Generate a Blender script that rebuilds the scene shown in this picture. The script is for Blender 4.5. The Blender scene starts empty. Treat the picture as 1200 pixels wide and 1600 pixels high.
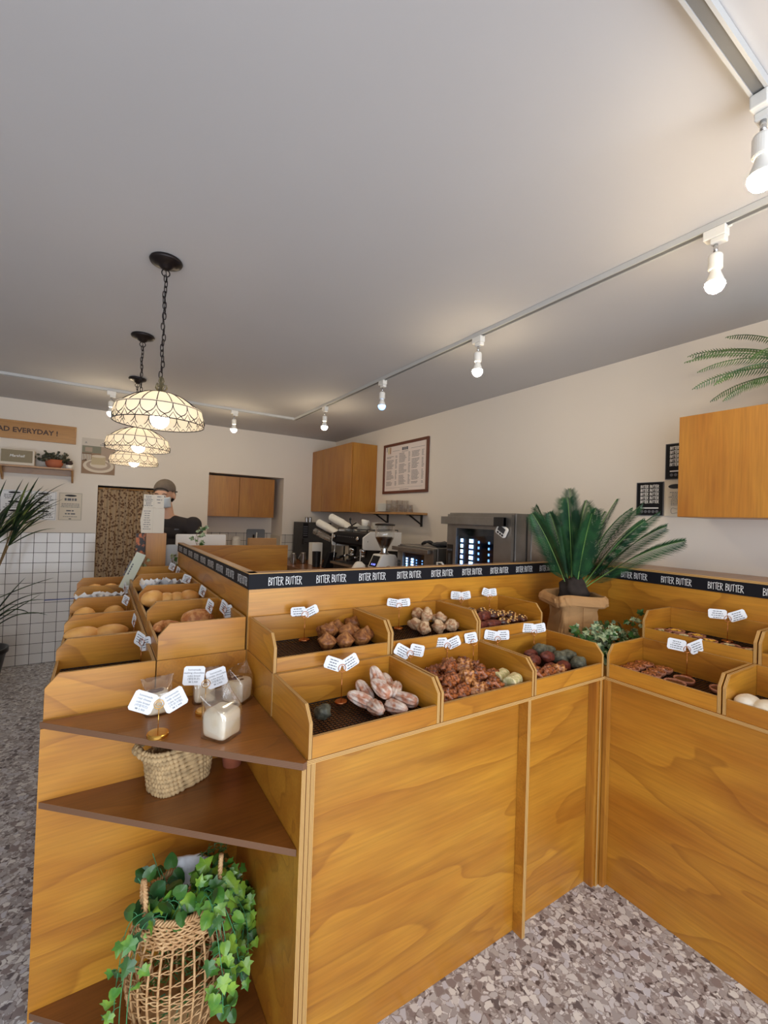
import bpy, math, random
from mathutils import Matrix, Vector, noise as mn
PI = math.pi
SC = bpy.context.scene
COL = SC.collection
# ---------------------------------------------------------------- camera, light, exposure
cam = bpy.data.cameras.new('camera'); co = bpy.data.objects.new('camera', cam); COL.objects.link(co)
FPX, YAW, PIT, ROL = 692.45, math.radians(32.6275), math.radians(.8697), math.radians(1.9541)
_F = Vector((math.sin(YAW)*math.cos(PIT), math.cos(YAW)*math.cos(PIT), math.sin(PIT)))
_r = Vector((math.cos(YAW), -math.sin(YAW), 0)); _u = _r.cross(_F)
_R = _r*math.cos(ROL)+_u*math.sin(ROL); _U = -_r*math.sin(ROL)+_u*math.cos(ROL)
co.matrix_world = Matrix(((_R.x, _U.x, -_F.x, 0), (_R.y, _U.y, -_F.y, 0), (_R.z, _U.z, -_F.z, 1.5), (0, 0, 0, 1)))
cam.sensor_fit = 'VERTICAL'; cam.sensor_height = 24; cam.lens = 24*FPX/1600; cam.clip_start = .05
SC.camera = co
W = bpy.data.worlds.new('sky'); SC.world = W; W.use_nodes = True
W.node_tree.nodes['Background'].inputs[0].default_value = (.74, .84, 1, 1)
W.node_tree.nodes['Background'].inputs[1].default_value = 2.2
def area(name, loc, rot, sx, sy, power, col):
    l = bpy.data.lights.new(name, 'AREA'); l.shape = 'RECTANGLE'; l.size = sx; l.size_y = sy; l.energy = power; l.color = col
    o = bpy.data.objects.new(name, l); COL.objects.link(o); o.location = loc; o.rotation_euler = rot; return o
# daylight through the shop's glass front (behind the photographer)
area('daylight_front', (-.2, -1.55, 1.15), (math.radians(90), 0, 0), 4.6, 2.1, 78, (.88, .94, 1))
BULB, BULB_P = 260.0, 30.0
SC.view_settings.view_transform = 'Standard'; SC.view_settings.look = 'None'
SC.view_settings.exposure = 0.0; SC.view_settings.gamma = 1; SC.view_settings.use_curve_mapping = False

# ---------------------------------------------------------------- materials
def newmat(name):
    m = bpy.data.materials.new(name); m.use_nodes = True
    nt = m.node_tree; b = nt.nodes['Principled BSDF']; return m, nt, b
def N(nt, t, **k):
    n = nt.nodes.new(t)
    for a, v in k.items(): setattr(n, a, v)
    return n
def L(nt, a, b): nt.links.new(a, b)
def srgb(*c): return tuple(((x/255)/12.92 if x/255 <= .04045 else ((x/255+.055)/1.055)**2.4) for x in c)+(1,)
def flat(name, c, rough=.6, metal=0, noise=0, nscale=20, bump=0, spec=.5, **kw):
    m, nt, b = newmat(name)
    b.inputs['Base Color'].default_value = c; b.inputs['Roughness'].default_value = rough
    b.inputs['Metallic'].default_value = metal; b.inputs['Specular IOR Level'].default_value = spec
    tc = N(nt, 'ShaderNodeTexCoord')
    nz = N(nt, 'ShaderNodeTexNoise'); nz.inputs['Scale'].default_value = nscale; nz.inputs['Detail'].default_value = 4
    L(nt, tc.outputs['Object'], nz.inputs['Vector'])
    if noise:
        mx = N(nt, 'ShaderNodeMix', data_type='RGBA', blend_type='MIX')
        d = kw.get('c2') or tuple(x*(1-noise) for x in c[:3])+(1,)
        mx.inputs[6].default_value = c; mx.inputs[7].default_value = d
        rp = N(nt, 'ShaderNodeValToRGB'); rp.color_ramp.elements[0].position = kw.get('p0', .35); rp.color_ramp.elements[1].position = kw.get('p1', .65)
        L(nt, nz.outputs['Fac'], rp.inputs[0]); L(nt, rp.outputs[0], mx.inputs[0]); L(nt, mx.outputs[2], b.inputs['Base Color'])
    if bump:
        bp = N(nt, 'ShaderNodeBump'); bp.inputs['Strength'].default_value = bump; bp.inputs['Distance'].default_value = kw.get('bd', .005)
        L(nt, nz.outputs['Fac'], bp.inputs['Height']); L(nt, bp.outputs[0], b.inputs['Normal'])
    if 'coat' in kw: b.inputs['Coat Weight'].default_value = kw['coat']; b.inputs['Coat Roughness'].default_value = .15
    return m
def wood(name, base, dark, line, axis='X', rough=.38, contour=.5, freq=8, tint=.10):
    """rotary-cut stained plywood: stretched contour figure, fine pores, blotches"""
    m, nt, b = newmat(name)
    tc = N(nt, 'ShaderNodeTexCoord'); oi = N(nt, 'ShaderNodeObjectInfo')
    mp = N(nt, 'ShaderNodeMapping'); L(nt, tc.outputs['Object'], mp.inputs[0])
    s = {'X': (.75, 2.4, 2.4), 'Y': (2.4, .75, 2.4), 'Z': (2.6, 2.6, .6)}[axis]
    mp.inputs['Scale'].default_value = s
    wv = N(nt, 'ShaderNodeMath', operation='MULTIPLY'); wv.inputs[1].default_value = 40; L(nt, oi.outputs['Random'], wv.inputs[0])
    nz = N(nt, 'ShaderNodeTexNoise', noise_dimensions='4D'); nz.inputs['Scale'].default_value = 1.25; nz.inputs['Detail'].default_value = 3.0
    nz.inputs['Roughness'].default_value = .4; nz.inputs['Distortion'].default_value = .5
    L(nt, mp.outputs[0], nz.inputs['Vector']); L(nt, wv.outputs[0], nz.inputs['W'])
    k = N(nt, 'ShaderNodeMath', operation='MULTIPLY'); k.inputs[1].default_value = freq; L(nt, nz.outputs['Fac'], k.inputs[0])
    fr = N(nt, 'ShaderNodeMath', operation='FRACT'); L(nt, k.outputs[0], fr.inputs[0])
    rp = N(nt, 'ShaderNodeValToRGB'); cr = rp.color_ramp
    cr.elements[0].position = 0; cr.elements[0].color = (0, 0, 0, 1); cr.elements[1].position = .8; cr.elements[1].color = (.35, .35, .35, 1)
    e = cr.elements.new(.965); e.color = (1, 1, 1, 1); e = cr.elements.new(1); e.color = (0, 0, 0, 1)
    L(nt, fr.outputs[0], rp.inputs[0])
    # pores
    mp2 = N(nt, 'ShaderNodeMapping'); L(nt, tc.outputs['Object'], mp2.inputs[0]); mp2.inputs['Scale'].default_value = tuple({.75: 6, .6: 6}.get(x, 130) for x in s)
    pz = N(nt, 'ShaderNodeTexNoise'); pz.inputs['Scale'].default_value = 1; pz.inputs['Detail'].default_value = 3; L(nt, mp2.outputs[0], pz.inputs['Vector'])
    bz = N(nt, 'ShaderNodeTexNoise', noise_dimensions='4D'); bz.inputs['Scale'].default_value = 3.2; bz.inputs['Detail'].default_value = 3; L(nt, mp.outputs[0], bz.inputs['Vector']); L(nt, wv.outputs[0], bz.inputs['W'])
    brp = N(nt, 'ShaderNodeValToRGB'); brp.color_ramp.elements[0].position = .35; brp.color_ramp.elements[1].position = .68; L(nt, bz.outputs['Fac'], brp.inputs[0])
    m1 = N(nt, 'ShaderNodeMix', data_type='RGBA'); m1.inputs[6].default_value = base; m1.inputs[7].default_value = dark; L(nt, brp.outputs[0], m1.inputs[0])
    m2 = N(nt, 'ShaderNodeMix', data_type='RGBA'); m2.inputs[7].default_value = line; L(nt, m1.outputs[2], m2.inputs[6])
    f = N(nt, 'ShaderNodeMath', operation='MULTIPLY'); f.inputs[1].default_value = contour; L(nt, rp.outputs[0], f.inputs[0]); L(nt, f.outputs[0], m2.inputs[0])
    hv = N(nt, 'ShaderNodeHueSaturation'); L(nt, m2.outputs[2], hv.inputs['Color'])
    va = N(nt, 'ShaderNodeMapRange'); va.inputs['From Min'].default_value = .3; va.inputs['From Max'].default_value = .7; va.inputs['To Min'].default_value = 1.08; va.inputs['To Max'].default_value = .86
    L(nt, pz.outputs['Fac'], va.inputs[0])
    vb = N(nt, 'ShaderNodeMapRange'); vb.inputs['To Min'].default_value = 1-tint; vb.inputs['To Max'].default_value = 1+tint; L(nt, oi.outputs['Random'], vb.inputs[0])
    vm = N(nt, 'ShaderNodeMath', operation='MULTIPLY'); L(nt, va.outputs[0], vm.inputs[0]); L(nt, vb.outputs[0], vm.inputs[1]); L(nt, vm.outputs[0], hv.inputs['Value'])
    L(nt, hv.outputs[0], b.inputs['Base Color']); b.inputs['Roughness'].default_value = rough
    b.inputs['Coat Weight'].default_value = .25; b.inputs['Coat Roughness'].default_value = .22
    bp = N(nt, 'ShaderNodeBump'); bp.inputs['Strength'].default_value = .12; bp.inputs['Distance'].default_value = .001; L(nt, pz.outputs['Fac'], bp.inputs['Height']); L(nt, bp.outputs[0], b.inputs['Normal'])
    return m
def plyedge(name, axis, c1, c2):
    m, nt, b = newmat(name)
    tc = N(nt, 'ShaderNodeTexCoord'); sp = N(nt, 'ShaderNodeSeparateXYZ'); L(nt, tc.outputs['Object'], sp.inputs[0])
    k = N(nt, 'ShaderNodeMath', operation='MULTIPLY'); k.inputs[1].default_value = 250; L(nt, sp.outputs[axis], k.inputs[0])
    nz = N(nt, 'ShaderNodeTexNoise'); nz.inputs['Scale'].default_value = 2.5; nz.inputs['Detail'].default_value = 3; L(nt, tc.outputs['Object'], nz.inputs['Vector'])
    ad = N(nt, 'ShaderNodeMath', operation='ADD'); L(nt, k.outputs[0], ad.inputs[0]); L(nt, nz.outputs['Fac'], ad.inputs[1])
    pp = N(nt, 'ShaderNodeMath', operation='PINGPONG'); pp.inputs[1].default_value = .5; L(nt, ad.outputs[0], pp.inputs[0])
    rp = N(nt, 'ShaderNodeValToRGB'); rp.color_ramp.elements[0].position = .12; rp.color_ramp.elements[1].position = .34
    rp.color_ramp.elements[0].color = c2; rp.color_ramp.elements[1].color = c1
    L(nt, pp.outputs[0], rp.inputs[0]); L(nt, rp.outputs[0], b.inputs['Base Color']); b.inputs['Roughness'].default_value = .6
    return m
AM, AD, AL = srgb(197, 138, 44), srgb(172, 108, 28), srgb(138, 80, 20)
M = {}
M['ply'] = wood('amber_plywood', AM, AD, AL, 'X')
M['plyY'] = wood('amber_plywood_y', AM, AD, AL, 'Y')
M['plyZ'] = wood('amber_plywood_vertical', srgb(184, 128, 46), srgb(158, 98, 30), srgb(128, 74, 26), 'Z', contour=.25, freq=7)
M['shelf'] = wood('brown_stained_plywood', srgb(150, 92, 38), srgb(112, 64, 26), srgb(70, 40, 18), 'X', rough=.3, contour=.3, freq=8)
M['cab'] = wood('honey_veneer', srgb(178, 122, 44), srgb(160, 100, 32), srgb(140, 84, 28), 'Z', rough=.42, contour=.15, freq=6, tint=.05)
for i, a in enumerate('xyz'): M['e'+a] = plyedge('ply_edge_'+a, i, srgb(214, 172, 104), srgb(128, 84, 40))
M['edark'] = plyedge('dark_ply_edge', 2, srgb(128, 92, 66), srgb(104, 72, 50))
M['oak'] = wood('oiled_wood', srgb(178, 132, 80), srgb(150, 106, 60), srgb(110, 72, 40), 'X', contour=.3)
M['pine'] = wood('sign_wood', srgb(186, 136, 70), srgb(170, 120, 56), srgb(140, 92, 40), 'X', contour=.2, freq=7)
M['white'] = flat('white_plastic', srgb(234, 232, 226), .4)
M['paper'] = flat('white_paper', srgb(232, 234, 238), .7)
M['cream'] = flat('cream_paper', srgb(214, 204, 188), .8)
M['ink'] = flat('ink', srgb(40, 40, 46), .7)
M['inkg'] = flat('grey_ink', srgb(96, 98, 106), .7)
M['black'] = flat('black_board', srgb(20, 20, 26), .6, spec=.2)
M['blackp'] = flat('black_plastic', srgb(24, 23, 24), .35)
M['chalk'] = flat('white_lettering', srgb(236, 236, 236), .7)
M['rail'] = flat('rail_paint', srgb(196, 196, 194), .5)
M['groove'] = flat('grey_groove', srgb(116, 115, 113), .6)
M['finial'] = flat('aged_brass', srgb(120, 110, 84), .4, .6)
M['steel'] = flat('brushed_steel', srgb(176, 172, 168), .28, 1, noise=.15, nscale=30)
M['steeld'] = flat('dull_steel', srgb(150, 146, 142), .38, .85, noise=.2, nscale=8)
M['chrome'] = flat('chrome', srgb(210, 210, 210), .12, 1)
M['bronze'] = flat('dark_bronze', srgb(44, 38, 38), .42, .7)
M['gold'] = flat('polished_brass', srgb(222, 172, 84), .18, 1)
M['copper'] = flat('copper_wire', srgb(196, 128, 84), .25, 1)
M['wire'] = flat('black_wire', srgb(34, 30, 30), .4, .4)
M['kraft'] = flat('kraft_paper', srgb(180, 136, 88), .85, noise=.12, nscale=9, bump=.2)
M['terra'] = flat('terracotta', srgb(178, 100, 68), .8, noise=.12, nscale=20)
M['rope'] = flat('seagrass', srgb(196, 164, 118), .8, noise=.35, nscale=55, bump=.5, bd=.003)
M['wicker'] = flat('wicker', srgb(216, 176, 126), .6, noise=.3, nscale=40, c2=srgb(180, 134, 86))
M['linen'] = flat('white_cloth', srgb(214, 216, 220), .9, noise=.06, nscale=80, bump=.2)
M['dkgrey'] = flat('dark_grey', srgb(60, 60, 62), .6, noise=.2)
M['skin'] = flat('skin', srgb(206, 160, 132), .55)
M['tee'] = flat('black_cotton', srgb(44, 38, 38), .9)
M['cap'] = flat('grey_brown_cap', srgb(104, 92, 82), .85, noise=.1, nscale=60)
M['hair'] = flat('dark_hair', srgb(38, 30, 26), .7)
M['mask'] = flat('pale_blue_mask', srgb(196, 206, 214), .8)
M['jean'] = flat('dark_trousers', srgb(48, 48, 56), .9)
def leafmat(name, c1, c2, rough=.4, scale=14, edge=None):
    m = flat(name, c1, rough, noise=1, nscale=scale, c2=c2, p0=.38, p1=.6)
    b = m.node_tree.nodes['Principled BSDF']
    return m
M['palm'] = leafmat('cycad_green', srgb(44, 88, 50), srgb(24, 58, 38))
M['rib'] = flat('frond_rib', srgb(110, 150, 70), .5)
M['ivy'] = leafmat('ivy_green', srgb(136, 172, 58), srgb(70, 122, 44), .32)
M['ivyd'] = leafmat('dark_ivy', srgb(70, 112, 48), srgb(38, 78, 38), .32)
M['ivyv'] = leafmat('variegated_ivy', srgb(74, 104, 72), srgb(178, 192, 150), .4, 60)
M['stem'] = flat('green_stem', srgb(70, 142, 92), .5)
M['bstem'] = flat('brown_stem', srgb(120, 96, 60), .7)
M['fern'] = leafmat('fern_green', srgb(88, 122, 58), srgb(50, 84, 44))
M['blade'] = leafmat('dark_blade_leaf', srgb(58, 78, 46), srgb(30, 46, 34))
M['bladey'] = leafmat('light_blade_leaf', srgb(122, 132, 70), srgb(70, 90, 50))
M['soil'] = flat('soil', srgb(52, 42, 36), .95, noise=.4)
# pastries
def food(name, c1, c2, scale=60, bump=.8, rough=.55, p0=.42, p1=.58, bd=.006, coat=0):
    return flat(name, c1, rough, noise=1, nscale=scale, c2=c2, p0=p0, p1=p1, bump=bump, bd=bd, coat=coat)
M['glazed'] = food('glazed_dough', srgb(184, 122, 92), srgb(222, 206, 194), 42, .3, .35, .40, .60, coat=.3)
M['stone'] = food('charcoal_green_dough', srgb(64, 64, 54), srgb(92, 92, 78), 60)
M['muffin'] = food('baked_brown', srgb(116, 66, 34), srgb(176, 118, 64), 60, 1, .5, .4, .66)
M['crumb'] = food('pale_crumble', srgb(204, 176, 142), srgb(158, 112, 78), 60, 1)
M['redchoc'] = food('cocoa_red_crust', srgb(122, 56, 38), srgb(90, 38, 28), 60)
M['choc'] = food('dark_chocolate', srgb(62, 32, 24), srgb(88, 46, 32), 60, .5, .3, coat=.3)
M['nut'] = food('roasted_nut', srgb(216, 172, 104), srgb(180, 120, 62), 50, .3)
M['caramel'] = food('caramel_nuts', srgb(170, 92, 40), srgb(84, 38, 20), 110, 1, .28, .4, .62, coat=.4)
M['caramell'] = food('light_caramel', srgb(196, 132, 72), srgb(130, 70, 34), 80, 1, .3, coat=.4)
M['palec'] = food('pale_cheese', srgb(220, 204, 160), srgb(184, 176, 122), 70, .4)
M['green'] = food('grey_green_dough', srgb(108, 106, 88), srgb(80, 80, 66), 60, .9, .8)
M['shell'] = food('tart_shell', srgb(190, 132, 104), srgb(160, 100, 76), 60, .3)
M['tchoc'] = food('tart_filling', srgb(56, 26, 20), srgb(80, 36, 26), 60, .2, .2, coat=.5)
M['tnut'] = food('tart_nuts', srgb(190, 114, 66), srgb(96, 44, 26), 120, 1, .25, coat=.5)
M['orange'] = flat('candied_orange', srgb(236, 178, 60), .4)
M['bun'] = food('golden_crust', srgb(238, 182, 104), srgb(220, 146, 70), 16, .1, .4, .35, .7)
M['brownbun'] = food('brown_crust', srgb(180, 106, 52), srgb(214, 150, 90), 60, .5, .45)
M['loaf'] = food('white_dough', srgb(232, 224, 208), srgb(220, 206, 182), 18, .15, .7)
M['breadc'] = food('cube_bread_crust', srgb(232, 220, 196), srgb(222, 202, 166), 14, .1, .7)
# walls and other surfaces
def plaster(name, c, amt=.05):
    return flat(name, c, .85, noise=amt, nscale=1.4, p0=.3, p1=.75)
M['wall'] = plaster('wall_plaster', srgb(228, 219, 208))
M['ceil'] = plaster('ceiling_paint', srgb(198, 196, 196), .05)
def tiles():
    m, nt, b = newmat('white_square_tiles')
    tc = N(nt, 'ShaderNodeTexCoord'); sp = N(nt, 'ShaderNodeSeparateXYZ'); L(nt, tc.outputs['Object'], sp.inputs[0])
    def fr(o, off, pitch):
        a = N(nt, 'ShaderNodeMath', operation='MULTIPLY_ADD'); a.inputs[1].default_value = 1/pitch; a.inputs[2].default_value = off; L(nt, o, a.inputs[0])
        f = N(nt, 'ShaderNodeMath', operation='FRACT'); L(nt, a.outputs[0], f.inputs[0])
        g = N(nt, 'ShaderNodeMath', operation='LESS_THAN'); g.inputs[1].default_value = .042; L(nt, f.outputs[0], g.inputs[0]); return g, a
    g1, a1 = fr(sp.outputs[0], 100+.24, .0994); g2, a2 = fr(sp.outputs[2], 100-.02, .0962)
    mx = N(nt, 'ShaderNodeMath', operation='MAXIMUM'); L(nt, g1.outputs[0], mx.inputs[0]); L(nt, g2.outputs[0], mx.inputs[1])
    cx = N(nt, 'ShaderNodeCombineXYZ')
    for i, a in enumerate((a1, a2)):
        fl = N(nt, 'ShaderNodeMath', operation='FLOOR'); L(nt, a.outputs[0], fl.inputs[0]); L(nt, fl.outputs[0], cx.inputs[i])
    wn = N(nt, 'ShaderNodeTexWhiteNoise'); L(nt, cx.outputs[0], wn.inputs['Vector'])
    r = N(nt, 'ShaderNodeMix', data_type='RGBA'); r.inputs[6].default_value = srgb(200, 193, 186); r.inputs[7].default_value = srgb(213, 207, 201); L(nt, wn.outputs[0], r.inputs[0])
    c = N(nt, 'ShaderNodeMix', data_type='RGBA'); L(nt, mx.outputs[0], c.inputs[0]); L(nt, r.outputs[2], c.inputs[6]); c.inputs[7].default_value = srgb(62, 54, 50)
    L(nt, c.outputs[2], b.inputs['Base Color'])
    rr = N(nt, 'ShaderNodeMapRange'); rr.inputs['To Min'].default_value = .12; rr.inputs['To Max'].default_value = .8; L(nt, mx.outputs[0], rr.inputs[0]); L(nt, rr.outputs[0], b.inputs['Roughness'])
    bp = N(nt, 'ShaderNodeBump', invert=True); bp.inputs['Strength'].default_value = .6; bp.inputs['Distance'].default_value = .002; L(nt, mx.outputs[0], bp.inputs['Height']); L(nt, bp.outputs[0], b.inputs['Normal'])
    return m
M['tile'] = tiles()
def terrazzo():
    m, nt, b = newmat('terrazzo')
    tc = N(nt, 'ShaderNodeTexCoord')
    ds = N(nt, 'ShaderNodeTexNoise'); ds.inputs['Scale'].default_value = 30; L(nt, tc.outputs['Object'], ds.inputs['Vector'])
    mv = N(nt, 'ShaderNodeVectorMath', operation='MULTIPLY_ADD'); mv.inputs[1].default_value = (.03,)*3; L(nt, ds.outputs['Color'], mv.inputs[0]); L(nt, tc.outputs['Object'], mv.inputs[2])
    def lay(scale, cols, lo, hi, keep):
        v = N(nt, 'ShaderNodeTexVoronoi'); v.inputs['Scale'].default_value = scale; v.inputs['Randomness'].default_value = 1; L(nt, mv.outputs[0], v.inputs['Vector'])
        d = N(nt, 'ShaderNodeTexVoronoi', feature='DISTANCE_TO_EDGE'); d.inputs['Scale'].default_value = scale; L(nt, mv.outputs[0], d.inputs['Vector'])
        sx = N(nt, 'ShaderNodeSeparateColor'); L(nt, v.outputs['Color'], sx.inputs[0])
        rp = N(nt, 'ShaderNodeValToRGB'); rp.color_ramp.interpolation = 'CONSTANT'; cr = rp.color_ramp
        cr.elements[0].position = 0; cr.elements[0].color = cols[0]
        cr.elements[1].position = 1/len(cols); cr.elements[1].color = cols[1]
        for i, c in enumerate(cols[2:]): e = cr.elements.new((i+2)/len(cols)); e.color = c
        L(nt, sx.outputs[0], rp.inputs[0])
        mr = N(nt, 'ShaderNodeMapRange'); mr.inputs['From Min'].default_value = lo; mr.inputs['From Max'].default_value = hi; L(nt, d.outputs['Distance'], mr.inputs[0])
        kp = N(nt, 'ShaderNodeMath', operation='LESS_THAN'); kp.inputs[1].default_value = keep; L(nt, sx.outputs[1], kp.inputs[0])
        ml = N(nt, 'ShaderNodeMath', operation='MULTIPLY'); L(nt, mr.outputs[0], ml.inputs[0]); L(nt, kp.outputs[0], ml.inputs[1])
        return rp, ml
    g = lambda *c: srgb(*c)
    r1, f1 = lay(42, [g(190, 188, 188), g(166, 160, 160), g(212, 210, 208), g(142, 130, 128), g(198, 198, 204), g(224, 222, 218), g(176, 172, 172), g(104, 96, 98), g(206, 204, 206), g(184, 178, 174)], .05, .09, .72)
    r2, f2 = lay(78, [g(166, 158, 156), g(200, 198, 198), g(128, 116, 114), g(218, 216, 216), g(92, 82, 82), g(180, 174, 172), g(204, 200, 198)], .06, .1, .85)
    base = N(nt, 'ShaderNodeMix', data_type='RGBA'); base.inputs[6].default_value = g(150, 142, 140); L(nt, f2.outputs[0], base.inputs[0]); L(nt, r2.outputs[0], base.inputs[7])
    top = N(nt, 'ShaderNodeMix', data_type='RGBA'); L(nt, f1.outputs[0], top.inputs[0]); L(nt, base.outputs[2], top.inputs[6]); L(nt, r1.outputs[0], top.inputs[7])
    L(nt, top.outputs[2], b.inputs['Base Color']); b.inputs['Roughness'].default_value = .38
    return m
M['floor'] = terrazzo()
def curtain_mat():
    m, nt, b = newmat('floral_fabric')
    tc = N(nt, 'ShaderNodeTexCoord')
    v = N(nt, 'ShaderNodeTexVoronoi'); v.inputs['Scale'].default_value = 38; L(nt, tc.outputs['Object'], v.inputs['Vector'])
    nz = N(nt, 'ShaderNodeTexNoise'); nz.inputs['Scale'].default_value = 60; nz.inputs['Detail'].default_value = 3; L(nt, tc.outputs['Object'], nz.inputs['Vector'])
    ad = N(nt, 'ShaderNodeMath', operation='MULTIPLY_ADD'); ad.inputs[1].default_value = .5; L(nt, nz.outputs['Fac'], ad.inputs[0]); L(nt, v.outputs['Distance'], ad.inputs[2])
    rp = N(nt, 'ShaderNodeValToRGB'); rp.color_ramp.elements[0].position = .58; rp.color_ramp.elements[0].color = srgb(100, 70, 50); rp.color_ramp.elements[1].position = .74; rp.color_ramp.elements[1].color = srgb(170, 146, 116)
    L(nt, ad.outputs[0], rp.inputs[0]); L(nt, rp.outputs[0], b.inputs['Base Color']); b.inputs['Roughness'].default_value = .9
    return m
M['curtain'] = curtain_mat()
def emis(name, c, s):
    m, nt, b = newmat(name); b.inputs['Base Color'].default_value = (.9, .9, .9, 1)
    b.inputs['Emission Color'].default_value = c; b.inputs['Emission Strength'].default_value = s; return m
M['bulb'] = emis('warm_bulb', (1, .80, .52, 1), BULB)
M['bulbp'] = emis('pendant_bulb', (1, .84, .62, 1), BULB_P)
M['bulbb'] = emis('blue_bulb', (.16, .42, 1, 1), 3)
M['led'] = emis('oven_light', (.55, .82, 1, 1), 26)
M['led2'] = emis('dim_oven_light', (.4, .7, 1, 1), 6)
M['lcd'] = emis('blue_display', (.05, .1, 1, 1), 2.5)
def glassy(name, col=(1, 1, 1, 1), alpha=.85, rough=.05, mxx=.75):
    m, nt, b = newmat(name)
    tr = N(nt, 'ShaderNodeBsdfTransparent'); tr.inputs[0].default_value = col
    gl = N(nt, 'ShaderNodeBsdfGlossy'); gl.inputs['Roughness'].default_value = rough; gl.inputs[0].default_value = (1, 1, 1, 1)
    lw = N(nt, 'ShaderNodeLayerWeight'); lw.inputs[0].default_value = .35
    mr = N(nt, 'ShaderNodeMapRange'); mr.inputs['To Min'].default_value = (1-alpha)*.6; mr.inputs['To Max'].default_value = mxx; L(nt, lw.outputs['Facing'], mr.inputs[0])
    mx = N(nt, 'ShaderNodeMixShader'); L(nt, mr.outputs[0], mx.inputs[0]); L(nt, tr.outputs[0], mx.inputs[1]); L(nt, gl.outputs[0], mx.inputs[2])
    out = [n for n in nt.nodes if n.type == 'OUTPUT_MATERIAL'][0]; L(nt, mx.outputs[0], out.inputs[0]); return m
M['glass'] = glassy('clear_glass', (.98, .985, .985, 1), .9, .04, .55)
M['bag'] = glassy('cellophane', (.97, .97, .98, 1), .80, .12)
M['smoke'] = glassy('dark_oven_glass', (.40, .46, .56, 1), .97, .05, .22)
def shade_mat():
    m, nt, b = newmat('capiz_shade')
    d = N(nt, 'ShaderNodeBsdfDiffuse'); d.inputs[0].default_value = srgb(238, 228, 212)
    t = N(nt, 'ShaderNodeBsdfTranslucent'); t.inputs[0].default_value = srgb(250, 236, 214)
    mx = N(nt, 'ShaderNodeMixShader'); mx.inputs[0].default_value = .5; L(nt, d.outputs[0], mx.inputs[1]); L(nt, t.outputs[0], mx.inputs[2])
    out = [n for n in nt.nodes if n.type == 'OUTPUT_MATERIAL'][0]; L(nt, mx.outputs[0], out.inputs[0]); return m
M['shade'] = shade_mat()

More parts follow.
